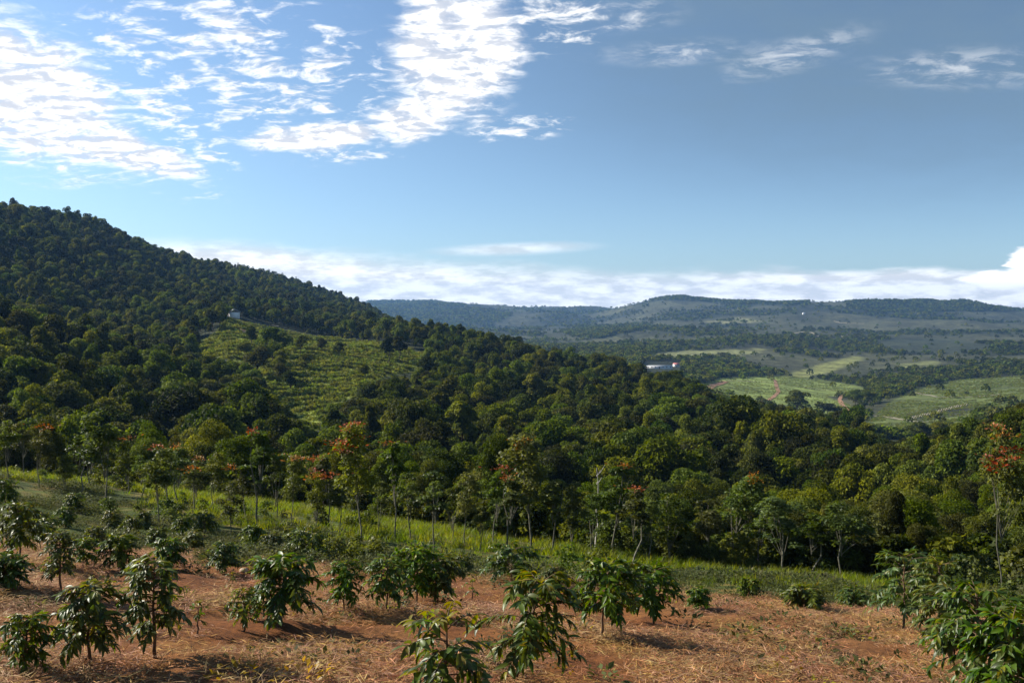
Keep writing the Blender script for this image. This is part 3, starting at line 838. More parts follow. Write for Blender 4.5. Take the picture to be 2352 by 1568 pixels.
# ------------------------------------------------------------------ young trees along the grass
# (foot u, foot v, top v, crown width, leaf form, red tufts, label)
YOUNG = [
 (22, 1108, 965, 62, 0, 0, 'dark young tree at the left edge, trunk in shade'),
 (55, 1096, 975, 60, 1, 0, 'young tree second from the left along the grass'),
 (150, 1128, 1045, 62, 2, 0, 'short bushy young tree above the bright grass at the left'),
 (212, 1125, 1010, 60, 0, 0, 'slim young tree just left of the tall one with a straight trunk'),
 (243, 1182, 945, 128, 1, 0, 'tall wide young tree with a straight trunk in the left grass'),
 (293, 1135, 1008, 62, 2, 2, 'young tree with a reddish top right of the tall wide one'),
 (323, 1146, 1040, 56, 0, 0, 'slim young tree between the reddish topped one and the dark crowned one'),
 (366, 1213, 1026, 96, 1, 0, 'dark crowned young tree standing nearest on the left grass'),
 (382, 1190, 1030, 70, 3, 1, 'thin young tree leaning against the dark crowned one'),
 (448, 1186, 1046, 78, 0, 2, 'young tree with orange leaves at its crown, left grass'),
 (532, 1228, 1088, 72, 2, 0, 'slim pale young tree at the front of the grass, left of a tall one'),
 (596, 1212, 985, 96, 3, 1, 'tall slender young tree with a high narrow crown, left of the middle'),
 (672, 1212, 1046, 76, 1, 2, 'young tree with small red tufts, left of the thin twin trunks'),
 (725, 1222, 1066, 64, 2, 2, 'thin young tree with red tufts next to the one with most red leaves'),
 (780, 1228, 1078, 66, 0, 1, 'dark stemmed young tree under the reddest tree'),
 (827, 1250, 965, 132, 1, 6, 'tall young tree with the most red leaf tufts, left of the middle'),
 (907, 1242, 1000, 76, 3, 1, 'narrow pale young tree with a pointed top, right of the reddest tree'),
 (1001, 1264, 1062, 92, 0, 0, 'young tree with a thin white trunk in front of dark brush'),
 (1037, 1242, 1096, 70, 2, 0, 'small young tree right behind the white trunked one'),
 (1102, 1268, 1148, 62, 0, 0, 'short young tree with a bare thin stem right of the white trunked one'),
 (1168, 1272, 1090, 90, 3, 1, 'young tree leaning to the right at the grass edge in the middle'),
 (1220, 1264, 990, 152, 1, 3, 'tall broad young tree with orange tufts in the middle of the treeline'),
 (1310, 1272, 1080, 92, 2, 0, 'leafy young tree right of the tall broad one with orange tufts'),
 (1412, 1276, 1046, 112, 0, 1, 'young tree with a pale leaning trunk right of the dead tree'),
 (1450, 1297, 1105, 86, 3, 1, 'thin double stemmed young tree right of the pale leaning trunk'),
 (1540, 1292, 1108, 122, 2, 0, 'bushy young tree left of the pale one with a red tip'),
 (1690, 1302, 1082, 134, 1, 2, 'pale leaved young tree with a red tip, right of the middle'),
 (1800, 1318, 1122, 140, 2, 0, 'light green bushy tree at the right hand wood edge'),
 (1932, 1332, 1152, 132, 1, 0, 'round young tree with glossy leaves in front of a dark gap'),
 (2080, 1332, 1140, 112, 2, 0, 'light green tree between the dark gap and the right hand thicket'),
 (2190, 1326, 1186, 96, 0, 0, 'young tree with pale upper leaves left of the tall red topped one'),
 (2303, 1368, 996, 112, 1, 7, 'tall tree with a bare straight trunk and red top at the right edge'),
 (1622, 1300, 1130, 96, 0, 0, 'dark leafy tree left of the pale one with a red tip'),
 (870, 1232, 1090, 62, 2, 0, 'low young tree between the reddest tree and the narrow pale one'),
 (90, 1118, 990, 70, 1, 1, 'young tree third from the left, pale leaves over dark brush'),
 (185, 1138, 1005, 66, 3, 0, 'narrow young tree left of the slim one beside the tall wide tree'),
 (412, 1165, 1020, 70, 0, 1, 'young tree between the dark crowned one and the orange leaved one'),
 (490, 1180, 1035, 72, 1, 0, 'leafy young tree right of the orange leaved one'),
 (560, 1200, 1060, 64, 0, 1, 'young tree just left of the tall slender one'),
 (635, 1192, 1030, 72, 2, 1, 'young tree just right of the tall slender one'),
 (755, 1212, 1040, 70, 3, 1, 'narrow young tree left behind the reddest tree'),
 (945, 1240, 1070, 76, 0, 0, 'young tree between the narrow pale one and the white trunked one'),
 (1070, 1254, 1080, 84, 1, 0, 'young tree right of the small one behind the white trunk'),
 (1140, 1262, 1060, 84, 0, 1, 'young tree left of the one leaning right'),
 (1265, 1268, 1090, 84, 3, 0, 'narrow young tree right under the tall broad one in the middle'),
 (1360, 1272, 1120, 80, 2, 0, 'low bushy young tree in front of the bleached leafless tree'),
 (1490, 1290, 1130, 90, 1, 0, 'young tree left of the bushy one, right of the double stemmed one'),
 (1745, 1310, 1150, 96, 0, 0, 'small tree between the red tipped one and the light green bushy one'),
 (1860, 1322, 1170, 90, 3, 0, 'narrow tree left of the round glossy one'),
 (2010, 1330, 1165, 96, 2, 0, 'bushy tree on the right rim of the dark gap'),
 (2140, 1330, 1180, 90, 3, 0, 'narrow tree in the right hand thicket'),
 (2250, 1345, 1170, 90, 2, 0, 'bushy tree left of the tall red topped trunk'),
]
YPROTO = {}
def young_proto(form):
    cfgs = {0: (0.34, 16, 1500, 0.14, 0.95, 0.28), 1: (0.34, 24, 2300, 0.145, 0.95, 0.25), 2: (0.18, 20, 2100, 0.14, 0.9, 0.25), 3: (0.36, 18, 1500, 0.14, 1.0, 0.28)}
    tf, nl, nn, lsz, fl, spz = cfgs[form]
    H, CRr = 5.0, {0: 0.95, 1: 1.25, 2: 1.2, 3: 0.75}[form]
    out = []
    for s_ in range(3):
        tr, cr, rv, lobes = broadleaf(900 + form * 10 + s_, H, CRr, tf, nl, nn, lsz, fl, spz, 5, 0.042)
        out.append((mesh_np('trunk', *tr, [M_BARK], smooth=True), mesh_np('crown', *cr, [M_TREELEAF], attrs={'rnd': rv}), lobes, CRr))
    return out
for f_ in range(4): YPROTO[f_] = young_proto(f_)
_g = np.random.default_rng(77)
TUFTS = []
for s_ in range(4):
    n = 42
    ps = _g.normal(0, 1, (n, 3)) * np.array([0.15, 0.15, 0.06]); dd = norm(ps + _g.normal(0, 0.1, (n, 3)) + np.array([0, 0, 0.12]))
    L = _g.uniform(0.08, 0.14, n)
    v, f = leaves(ps, dd, rnd_dirs(_g, n) + np.array([0, 0, 0.8]), L, L * 0.5)
    TUFTS.append(mesh_np('red_leaf_tuft', v, f, [M_RED], attrs={'rnd': np.repeat(_g.random(n), 4)}))
YOUNG_XY = []
for k, (u, vb, vt, wd, form, red, lab) in enumerate(YOUNG):
    p = hit(u, vb, 20)
    dist = math.hypot(p.x, p.y); H = (vb - vt) * dist / F * 1.02; CR = wd * 0.5 * dist / F
    tme, cme, lobes, CRr = YPROTO[form][k % 3]
    sz = H / 5.0; sxy = CR / CRr * 1.08
    YOUNG_XY.append((p.x, p.y))
    root = link('young_tree', None, loc=p, label=lab, category='tree', group='young trees along the grass strip')
    root.rotation_euler = (0, R(4) if 'leaning to the right' in lab or 'pale leaning' in lab else R(_g.uniform(-3.5, 3.5)), 0)
    rz = _g.uniform(0, 6.28)
    t_ = link('trunk', tme, root); c_ = link('crown', cme, root)
    for o in (t_, c_):
        o.scale = (sxy, sxy, sz); o.rotation_euler = (0, 0, rz)
    tops = sorted(lobes, key=lambda l: -l[0][2] - 0.4 * _g.random())
    # tufts of red young leaves sit at the ends of the upper branches
    for q in range(red):
        lc, lr = tops[(q * 2) % len(tops)]
        ang = rz
        x = (lc[0] * math.cos(ang) - lc[1] * math.sin(ang)) * sxy; y = (lc[0] * math.sin(ang) + lc[1] * math.cos(ang)) * sxy
        o = link('red_leaf_tuft', TUFTS[q % 4], root)
        o.location = (x + _g.uniform(-.2, .2), y - lr * 0.9, lc[2] * sz + lr * 0.75)
        s_ = _g.uniform(0.7, 1.2); o.scale = (s_ * 1.4, s_, s_ * 0.8); o.rotation_euler = (0, 0, _g.uniform(0, 6))

# bare dead trees
def dead_tree(u, vb, vt, lean, lab, seed, r0=40):
    g = np.random.default_rng(seed)
    p = hit(u, vb, r0); dist = math.hypot(p.x, p.y); H = (vb - vt) * dist / F
    path = np.array([[lean * t * H + g.normal(0, .06), g.normal(0, .05), t * H - 0.1 * (t == 0)] for t in np.linspace(0, 1, 7)])
    parts = [tube(path, np.linspace(0.05, 0.01, 7), 6)]
    root = link('dead_tree', None, loc=p, label=lab, category='tree')
    link('trunk', mesh_np('trunk', *merge(parts), [M_DEAD], smooth=True), root)
    for i in range(6):
        b0 = path[3] + (path[6] - path[3]) * g.uniform(0.0, 0.9); a = g.uniform(0, 6.28)
        e = b0 + np.array([math.cos(a) * 0.7, math.sin(a) * 0.5, 0.5 + 0.5 * g.random()]) * H * g.uniform(0.05, 0.17)
        m_ = (b0 + e) / 2 + np.array([0, 0, -0.05 * H * 0.3])
        link('branch', mesh_np('branch', *tube(np.array([b0, m_, e]), [0.02, 0.014, 0.006], 5), [M_DEAD], smooth=True), root)
dead_tree(1369, 1268, 1072, 0.02, 'bleached leafless tree standing up in front of dark foliage', 5, 30)
dead_tree(1432, 1262, 1195, -0.8, 'fallen pale leafless tree leaning on the wood edge', 8, 30)

# ------------------------------------------------------------------ instancing of uncountable stuff
def scatter(name, protos, pts, rotz, scl, idx, tilt=None, **props):
    """one object whose points carry copies of the given meshes (foliage masses, grass, straw)"""
    pc = bpy.data.collections.new(name + '_kinds')
    for i, me in enumerate(protos):
        po = bpy.data.objects.new('%s_kind_%02d' % (name, i), me); pc.objects.link(po)
    n = len(pts)
    me = bpy.data.meshes.new(name); me.vertices.add(n); me.vertices.foreach_set('co', np.asarray(pts, np.float32).ravel())
    rot = np.zeros((n, 3), np.float32); rot[:, 2] = rotz
    if tilt is not None: rot[:, :2] = tilt
    a = me.attributes.new('turn', 'FLOAT_VECTOR', 'POINT'); a.data.foreach_set('vector', rot.ravel())
    s = np.asarray(scl, np.float32)
    if s.ndim == 1: s = np.repeat(s[:, None], 3, 1)
    a = me.attributes.new('size', 'FLOAT_VECTOR', 'POINT'); a.data.foreach_set('vector', s.ravel())
    a = me.attributes.new('which', 'INT', 'POINT'); a.data.foreach_set('value', np.asarray(idx, np.int32))
    o = link(name, me, kind='stuff', **props)
    ng = bpy.data.node_groups.new(name, 'GeometryNodeTree')
    ng.interface.new_socket('Geometry', in_out='INPUT', socket_type='NodeSocketGeometry')
    ng.interface.new_socket('Geometry', in_out='OUTPUT', socket_type='NodeSocketGeometry')
    N, Lk = ng.nodes, ng.links
    gi = N.new('NodeGroupInput'); go = N.new('NodeGroupOutput')
    mp = N.new('GeometryNodeMeshToPoints')
    ip = N.new('GeometryNodeInstanceOnPoints'); ci = N.new('GeometryNodeCollectionInfo')
    ci.inputs['Collection'].default_value = pc
    ci.inputs['Separate Children'].default_value = True; ci.inputs['Reset Children'].default_value = True
    def attr(nm, typ):
        q = N.new('GeometryNodeInputNamedAttribute'); q.data_type = typ; q.inputs['Name'].default_value = nm; return q.outputs[0]
    Lk.new(gi.outputs[0], mp.inputs[0]); Lk.new(mp.outputs[0], ip.inputs['Points'])
    Lk.new(ci.outputs[0], ip.inputs['Instance']); ip.inputs['Pick Instance'].default_value = True
    Lk.new(attr('which', 'INT'), ip.inputs['Instance Index'])
    e2r = N.new('FunctionNodeEulerToRotation'); Lk.new(attr('turn', 'FLOAT_VECTOR'), e2r.inputs[0])
    Lk.new(e2r.outputs[0], ip.inputs['Rotation']); Lk.new(attr('size', 'FLOAT_VECTOR'), ip.inputs['Scale'])
    Lk.new(ip.outputs[0], go.inputs[0])
    md = o.modifiers.new('scatter', 'NODES'); md.node_group = ng
    return o

# ------------------------------------------------------------------ forest
FPROTO = []; FNEAR = []
for s_ in range(9):
    g = np.random.default_rng(40 + s_)
    tall = s_ in (6, 7)
    CRr = 2.1 if tall else g.uniform(2.9, 3.7)
    tr, cr, rv, lobes = broadleaf(300 + s_, 7.0, CRr, 0.30 if tall else 0.26, int(g.integers(18, 32)), 3400, 0.36, 0.95 if tall else 0.8, 0.06, 5, 0.13)
    tr2, cr2, rv2, _ = broadleaf(300 + s_, 7.0, CRr, 0.30 if tall else 0.26, int(g.integers(18, 32)), 8500, 0.21, 0.95 if tall else 0.8, 0.08, 5, 0.13)
    FNEAR.append((mesh_np('trunk', *tr2, [M_DARKBARK], smooth=True), mesh_np('crown', *cr2, [M_FOREST], attrs={'rnd': rv2})))
    FPROTO.append((mesh_np('trunk', *tr, [M_DARKBARK], smooth=True), mesh_np('crown', *cr, [M_FOREST], attrs={'rnd': rv}), tr, cr, rv))
FMASS = []
for tme, cme, tr, cr, rv in FPROTO:
    v, f = merge([cr, tr]); mi = np.concatenate([np.zeros(len(cr[1])), np.ones(len(tr[1]))])
    FMASS.append(mesh_np('tree_kind', v, f, [M_FOREST, M_DARKBARK], mi, attrs={'rnd': np.concatenate([rv, np.full(len(tr[0]), 0.5)])}))
BUSH = []
for s_ in range(4):
    tr, cr, rv, lobes = broadleaf(360 + s_, 1.6, 1.1, 0.02, 8, 700, 0.20, 0.8, 0.08, 4, 0.03)
    BUSH.append(mesh_np('bush_kind', cr[0], cr[1], [M_FOREST], attrs={'rnd': rv}))

def clear_at(x, y):
    z = ground(x, y); u, v = to_picture(x, y, z); r = np.hypot(x, y)
    return in_poly(u, v, CLEARING) & (r > 190) & (r < 480)

def crest_limit(a):
    us = CU + F * np.tan(a)
    return np.interp(us, [-700, 0, 200, 400, 520, 620, 720, 850, 950, 1100, 1300, 1540, 1700, 1900, 2020, 2120, 2230, 2352, 3050],
                     [600, 690, 780, 900, 1000, 1090, 1140, 1180, 560, 500, 480, 430, 400, 350, 320, 250, 190, 190, 230])

def tree_start(a):
    us = CU + F * np.tan(a)
    return np.interp(us, [-700, 0, 300, 700, 1000, 1300, 1500, 1800, 2100, 2352, 3050], [72, 74, 74, 66, 56, 50, 46, 44, 43, 43, 43])

cand = []
g = np.random.default_rng(11)
for (r0, r1, sp) in ((42, 90, 3.0), (90, 160, 3.3), (160, 330, 3.9), (330, 600, 4.9), (600, 1200, 6.8)):
    xs = np.arange(-r1, r1 * 0.8, sp); ys = np.arange(20, r1, sp)
    gx, gy = np.meshgrid(xs, ys); gx = gx + g.uniform(-.42, .42, gx.shape) * sp; gy = gy + g.uniform(-.42, .42, gy.shape) * sp
    x, y = gx.ravel(), gy.ravel(); r = np.hypot(x, y); a = np.arctan2(x, y)
    k = (r >= r0) & (r < r1) & (np.abs(a) < R(48)) & (r > tree_start(a) + 5 * np.clip(fbm(x / 9, y / 9, 3), -0.6, 1)) & (r < crest_limit(a))
    x, y, r, a = x[k], y[k], r[k], a[k]
    k = ~clear_at(x, y) & (g.random(len(x)) < 0.90)
    cand.append(np.column_stack([x[k], y[k], r[k], np.full(k.sum(), sp)]))
cand = np.concatenate(cand)
x, y, r, sp = cand.T
z = ground(x, y)
n = len(x)
sc = (g.normal(0.97, 0.22, n) + 0.35 * (g.random(n) < 0.06)).clip(0.45, 1.7) * np.interp(r, [43, 60, 95, 160, 600, 1200], [0.44, 0.52, 0.74, 0.95, 0.98, 1.15])
wide = g.uniform(0.6, 1.1, n) * np.interp(r, [43, 90, 150], [0.95, 0.92, 0.92])
scl3 = np.column_stack([sc * wide, sc * wide, sc])
kind = g.integers(0, 9, n)
narrow = g.random(n) < 0.5
kind = np.where((kind > 5) & (kind < 8) & narrow, 8, kind)
rz = g.uniform(0, 6.28, n)
tu, tv = to_picture(x, y, z + sc * 6)
for pg in (CLEARING, FIELD_A, FIELD_B, LONG_HOUSE):
    bad = np.zeros(n, bool)
    for hh in (6.4, 4.5, 3.0):
        uu, vv = to_picture(x, y, z + sc * hh); bad |= in_poly(uu, vv, pg)
    lim = 360 if pg is CLEARING else 520
    bad &= (r < lim) & (r > 75)
    sc = np.where(bad, sc * 0.02, sc)
kp = sc > 0.2
OPEN_X, OPEN_Y = x[~kp], y[~kp]
x, y, r, z, sc, wide, kind, rz, tu, tv = (q[kp] for q in (x, y, r, z, sc, wide, kind, rz, tu, tv))
n = len(x); scl3 = np.column_stack([sc * wide, sc * wide, sc])
inview = (tu > -60) & (tu < 2412)
order = np.argsort(np.where(inview, r, 1e9))
near_ids = set(order[:300].tolist())
ORD = ['first', 'second', 'third', 'fourth', 'fifth', 'sixth', 'seventh', 'eighth', 'ninth', 'tenth', 'eleventh', 'twelfth', 'thirteenth', 'fourteenth',
       'fifteenth', 'sixteenth', 'seventeenth', 'eighteenth', 'nineteenth']
TENS = {2: ('twentieth', 'twenty'), 3: ('thirtieth', 'thirty')}
def ordinal(q):
    q += 1
    if q < 20: return ORD[q - 1]
    t, o = divmod(q, 10)
    return TENS[t][0] if o == 0 else TENS[t][1] + '-' + ORD[o - 1]
def forest_label(u, rr, kd, s_):
    where = ('under the wooded hill at left' if u < 260 else 'below the dark left gully' if u < 560 else
             'below the green clearing' if u < 860 else 'behind the tall red tufted tree' if u < 1080 else
             'behind the tall central tree' if u < 1340 else 'around the bleached leafless tree' if u < 1560 else
             'below the far green field' if u < 1840 else 'above the dark thicket gap' if u < 2110 else 'on the right edge knoll')
    shape = 'slim upright' if kd in (6, 7) else ('low rounded' if s_ < 0.66 else 'tall broad' if s_ > 0.92 else 'bushy')
    depth = 'front rank' if rr < 62 else 'second rank' if rr < 85 else 'middle rank' if rr < 112 else 'rear rank'
    return '%s tree, %s, %s' % (shape, depth, where)
fl = {}
for i in order[:300]:
    fl.setdefault(forest_label(tu[i], r[i], kind[i], sc[i]), []).append(i)
FLAB = {}
for lb, ids in fl.items():
    ids = sorted(ids, key=lambda i: tu[i])
    for q, i in enumerate(ids):
        FLAB[i] = lb if len(ids) == 1 else '%s, %s from left' % (lb, ordinal(q))
for i in order[:300]:
    root = link('forest_tree', None, loc=(x[i], y[i], z[i] - 0.1), label=FLAB[i], category='tree', group='broadleaf forest trees')
    for nm, me in zip(('trunk', 'crown'), FNEAR[kind[i]]):
        o = link(nm, me, root); o.scale = scl3[i]; o.rotation_euler = (0, 0, rz[i])
mask = np.array([i not in near_ids for i in range(n)])
scatter('forest_mass', FMASS, np.column_stack([x, y, z - 0.1])[mask], rz[mask], scl3[mask], kind[mask],
        label='dense broadleaf forest covering the hillsides behind the nearest trees', category='forest')
# undergrowth between the trunks
bx_, by_ = [], []
g = np.random.default_rng(12)
m_ = 12500
aa = g.uniform(R(-46), R(46), m_); rr_ = np.sqrt(g.uniform(42 ** 2, 170 ** 2, m_))
k = (rr_ > tree_start(aa) - 1.5)
bx_, by_ = (rr_ * np.sin(aa))[k], (rr_ * np.cos(aa))[k]
la = g.uniform(R(-46), math.atan((880 - CU) / F), 7000); lr_ = np.sqrt(g.uniform(420 ** 2, 1200 ** 2, 7000)); lk_ = lr_ < crest_limit(la)
ex = np.concatenate([OPEN_X + g.normal(0, 1.0, len(OPEN_X)) for _ in range(3)] + [(lr_ * np.sin(la))[lk_]]); ey = np.concatenate([OPEN_Y + g.normal(0, 1.0, len(OPEN_Y)) for _ in range(3)] + [(lr_ * np.cos(la))[lk_]])
okb = np.ones(len(ex), bool)
for hh in (0.0, 1.2, 2.2):
    eu, ev = to_picture(ex, ey, ground(ex, ey) + hh)
    okb &= ~in_poly(eu, ev, CLEARING) & ~in_poly(eu, ev, LONG_HOUSE) & ~((eu > 515) & (eu < 565) & (ev > 705) & (ev < 735))
ex, ey = ex[okb], ey[okb]
nb = len(bx_); bx_ = np.append(bx_, ex); by_ = np.append(by_, ey)
bs = g.uniform(0.7, 1.5, len(bx_)); bs[nb:] *= 0.9; bs[np.hypot(bx_, by_) > 415] *= 2.0
scatter('forest_undergrowth', BUSH, np.column_stack([bx_, by_, ground(bx_, by_) - 0.1]), g.uniform(0, 6.28, len(bx_)), bs, g.integers(0, 4, len(bx_)),
        label='dense leafy undergrowth between the forest trunks', category='undergrowth')

# leafy brush at the foot of the trees and through the grass
EB = []
for s_ in range(4):
    tr, cr, rv, lobes = broadleaf(380 + s_, 1.3, 0.8, 0.02, 7, 420, 0.13, 0.85, 0.12, 4, 0.03)
    EB.append(mesh_np('brush_kind', cr[0], cr[1], [M_TREELEAF], attrs={'rnd': rv}))
m_ = 7200
aa = g.uniform(R(-43), R(43), m_); rr_ = np.sqrt(g.uniform(24 ** 2, 84 ** 2, m_)); d_ = rr_ - tree_start(aa)
px, py = rr_ * np.sin(aa), rr_ * np.cos(aa)
k = (d_ < 7) & (py > near_edge(px, py) + 1) & (g.random(m_) < np.interp(d_, [-40, -14, -5, 0, 6], [0.25, 0.32, 0.45, 0.9, 0.9])) & (fbm(px * 0.16 + 4, py * 0.16, 3) + 0.25 + np.clip(d_ / 10, -0.5, 0.5) > 0)
px, py, d_ = px[k], py[k], d_[k]
scatter('edge_brush', EB, np.column_stack([px, py, ground(px, py) - 0.08]), g.uniform(0, 6.28, len(px)), g.uniform(0.4, 1.2, len(px)) * np.interp(d_, [-14, 0, 6], [0.7, 1.2, 1.6]),
        g.integers(0, 4, len(px)), label='light leafy brush at the foot of the treeline', category='brush')

# conifers standing up along the left ridge
def conifer(seed):
    g = np.random.default_rng(seed); n = 700
    t = g.random(n) ** 0.7; h = 2.0 + (1 - t) * 9.5; rad = (0.25 + 1.5 * t) * np.sqrt(g.random(n)); a = g.uniform(0, 6.28, n)
    pos = np.column_stack([np.cos(a) * rad, np.sin(a) * rad, h])
    d = np.column_stack([np.cos(a), np.sin(a), np.full(n, -0.15)]) + 0.4 * rnd_dirs(g, n)
    L = g.uniform(0.5, 0.95, n)
    lv = leaves(pos, d, np.array([0, 0, 1.0]) + 0.4 * rnd_dirs(g, n), L, L * 0.55)
    tr = tube(np.array([[0, 0, -0.3], [0, 0, 5], [0.05, 0, 11]]), [0.16, 0.1, 0.03], 5)
    return mesh_np('trunk', *tr, [M_DARKBARK], smooth=True), mesh_np('crown', *lv, [M_PINE], attrs={'rnd': np.repeat(g.random(n), 4)})
CON = [conifer(s_) for s_ in (1, 2, 3)]
g = np.random.default_rng(31)
for q, u in enumerate(np.concatenate([np.linspace(545, 760, 26), np.linspace(770, 848, 12)])):
    u = u + g.uniform(-4, 4); a = math.atan((u - CU) / F)
    rs = np.linspace(700, 1230, 200); el = (ground(rs * math.sin(a), rs * math.cos(a)) - CAMZ) / rs
    rr0 = rs[int(np.argmax(el))] - g.uniform(-15, 25)
    px, py = rr0 * math.sin(a), rr0 * math.cos(a)
    root = link('conifer', None, loc=(px, py, float(ground(px, py)[0])), category='tree', group='conifers along the ridge',
                label='slim dark conifer on the ridge line of the left hill, %s from left' % ordinal(q))
    s_ = g.uniform(0.6, 1.15)
    for nm, me in zip(('trunk', 'crown'), CON[q % 3]):
        o = link(nm, me, root); o.scale = (s_ * g.uniform(0.85, 1.1),) * 2 + (s_,)

# ------------------------------------------------------------------ the clearing on the left hill
def rows_points(poly, r0, r1, row_gap, step, jitter, ang, seed):
    g = np.random.default_rng(seed)
    m = in_poly(TU, TV, poly) & (FR > r0) & (FR < r1)
    if not m.any(): return np.zeros((0, 3))
    xs, ys = TXX[m], TYY[m]
    c, s_ = math.cos(ang), math.sin(ang)
    p = xs * c + ys * s_; q = -xs * s_ + ys * c
    out = []
    for qq in np.arange(q.min(), q.max(), row_gap):
        pp = np.arange(p.min(), p.max(), step)
        qv = qq + 1.6 * fbm(pp / 30, np.full_like(pp, qq / 60), 2) + g.normal(0, jitter, len(pp)); pp = pp + g.normal(0, jitter, len(pp))
        out.append(np.column_stack([pp * c - qv * s_, pp * s_ + qv * c]))
    o = np.concatenate(out); z = ground(o[:, 0], o[:, 1]); u, v = to_picture(o[:, 0], o[:, 1], z); r = np.hypot(o[:, 0], o[:, 1])
    k = in_poly(u, v, poly) & (r > r0) & (r < r1)
    return np.column_stack([o[k], z[k]])
LOWB = []
for s_ in range(3):
    g = np.random.default_rng(60 + s_); n_ = 90
    dd = rnd_dirs(g, n_); dd[:, 2] = np.abs(dd[:, 2])
    pos = dd * g.uniform(0.5, 1.0, n_)[:, None] * np.array([0.75, 0.75, 0.9])
    L = g.uniform(0.25, 0.42, n_)
    lv = leaves(pos, dd + 0.6 * rnd_dirs(g, n_), rnd_dirs(g, n_) + dd, L, L * 0.6)
    LOWB.append((lv, np.repeat(g.random(n_), 4)))
M_HEDGE = leaf_mat('plantation_leaf', (0.085, 0.110, 0.018), (0.190, 0.225, 0.044), None, 0.6, 0.12, 0.35, (1.6, 1.5, 0.4), 0.3)
LOWM = [mesh_np('row_bush_kind', *lv, [M_HEDGE], attrs={'rnd': rv}) for lv, rv in LOWB]
pts = rows_points(CLEARING, 195, 470, 7.0, 0.55, 0.15, R(12), 5)
g = np.random.default_rng(5)
pts = pts[(g.random(len(pts)) < 0.9) & (fbm(pts[:, 0] / 9, pts[:, 1] / 9, 3) > -0.35)]
mm = 34000
qa = g.uniform(math.atan((430 - CU) / F), math.atan((1000 - CU) / F), mm); qr = np.sqrt(g.uniform(190 ** 2, 470 ** 2, mm)); qx, qy = qr * np.sin(qa), qr * np.cos(qa)
kk = CLEAR_MASK[np.clip(np.searchsorted(AZ, qa), 0, NA - 1), np.clip(np.searchsorted(RR, qr), 0, NR - 1), 0] > 0.12
qx, qy = qx[kk], qy[kk]
scatter('clearing_scrub', LOWM, np.column_stack([qx, qy, ground(qx, qy) - 0.1]), g.uniform(0, 6, len(qx)), g.uniform(0.15, 0.55, len(qx)), g.integers(0, 3, len(qx)),
        label='rough grass and low scrub between the rows in the clearing', category='scrub')
scatter('planted_rows', LOWM, pts, g.uniform(0, 6, len(pts)), g.uniform(0.8, 1.5, len(pts)), g.integers(0, 3, len(pts)),
        label='contour rows of low bushes planted in the sunny clearing', category='crop rows')
pts2 = np.concatenate([rows_points(FIELD_A, 480, 1300, 14.0, 1.1, 0.15, R(-18), 6), rows_points(FIELD_B, 380, 1300, 6.0, 1.1, 0.15, R(8), 7)])
pts2 = pts2[(g.random(len(pts2)) < 0.6) & (fbm(pts2[:, 0] / 25, pts2[:, 1] / 25, 3) > -0.2)]
scatter('valley_crop_rows', LOWM, pts2, g.uniform(0, 6, len(pts2)), g.uniform(0.5, 1.0, len(pts2)), g.integers(0, 3, len(pts2)),
        label='rows of low green crop on the valley fields', category='crop rows')
# trees standing in the clearing and casting long shadows over it
CLT = [(893, 838, 772, 44, 'tall tree with a bare trunk at the upper right of the clearing', 6), (917, 830, 770, 40, 'second bare trunked tree at the upper right of the clearing', 7),
       (578, 800, 748, 40, 'tree beside the red earth patch in the clearing', 2), (612, 812, 752, 52, 'tree with several stems in the upper clearing', 3),
       (650, 815, 760, 46, 'dark tree in the middle of the upper clearing', 4), (590, 868, 795, 66, 'big dark tree at the lower left rim of the clearing', 5),
       (690, 812, 768, 40, 'round tree on the upper rim of the clearing', 1), (640, 860, 805, 44, 'tree inside the clearing casting a long dark shadow', 0),
       (668, 905, 850, 46, 'lower tree in the clearing casting a long dark shadow', 8), (738, 812, 775, 36, 'small tree on the upper rim right of the round one', 2),
       (628, 836, 782, 52, 'broad dark tree left of the middle of the clearing', 1), (606, 846, 790, 48, 'dark tree between the big lower left one and the broad one', 4),
       (700, 852, 812, 40, 'lone round tree in the sunny middle of the clearing', 3), (650, 884, 832, 46, 'tree above the lowest shadow band of the clearing', 5),
       (560, 828, 784, 44, 'tree cutting into the left part of the clearing', 8), (780, 820, 786, 34, 'small tree on the upper right slope of the clearing', 0),
       (838, 872, 836, 40, 'bushy tree at the right rim of the clearing', 2), (632, 792, 752, 40, 'tree above the multi stemmed one near the red earth', 6)]
for q, (u, vb, vt, wd, lab, kd) in enumerate(CLT):
    p = hit(u, vb, 190, 480); dist = math.hypot(p.x, p.y); H = (vb - vt) * dist / F
    root = link('clearing_tree', None, loc=p, label=lab, category='tree', group='trees in the clearing')
    cr0 = float(np.abs(np.array([v.co.x for v in FPROTO[kd][1].vertices])).max())
    s_ = wd * 0.5 * dist / F / cr0
    for nm, me in (('trunk', FPROTO[kd][0]), ('crown', FPROTO[kd][1])):
        o = link(nm, me, root); o.scale = (s_, s_, H / 7.0); o.rotation_euler = (0, 0, q * 1.3)

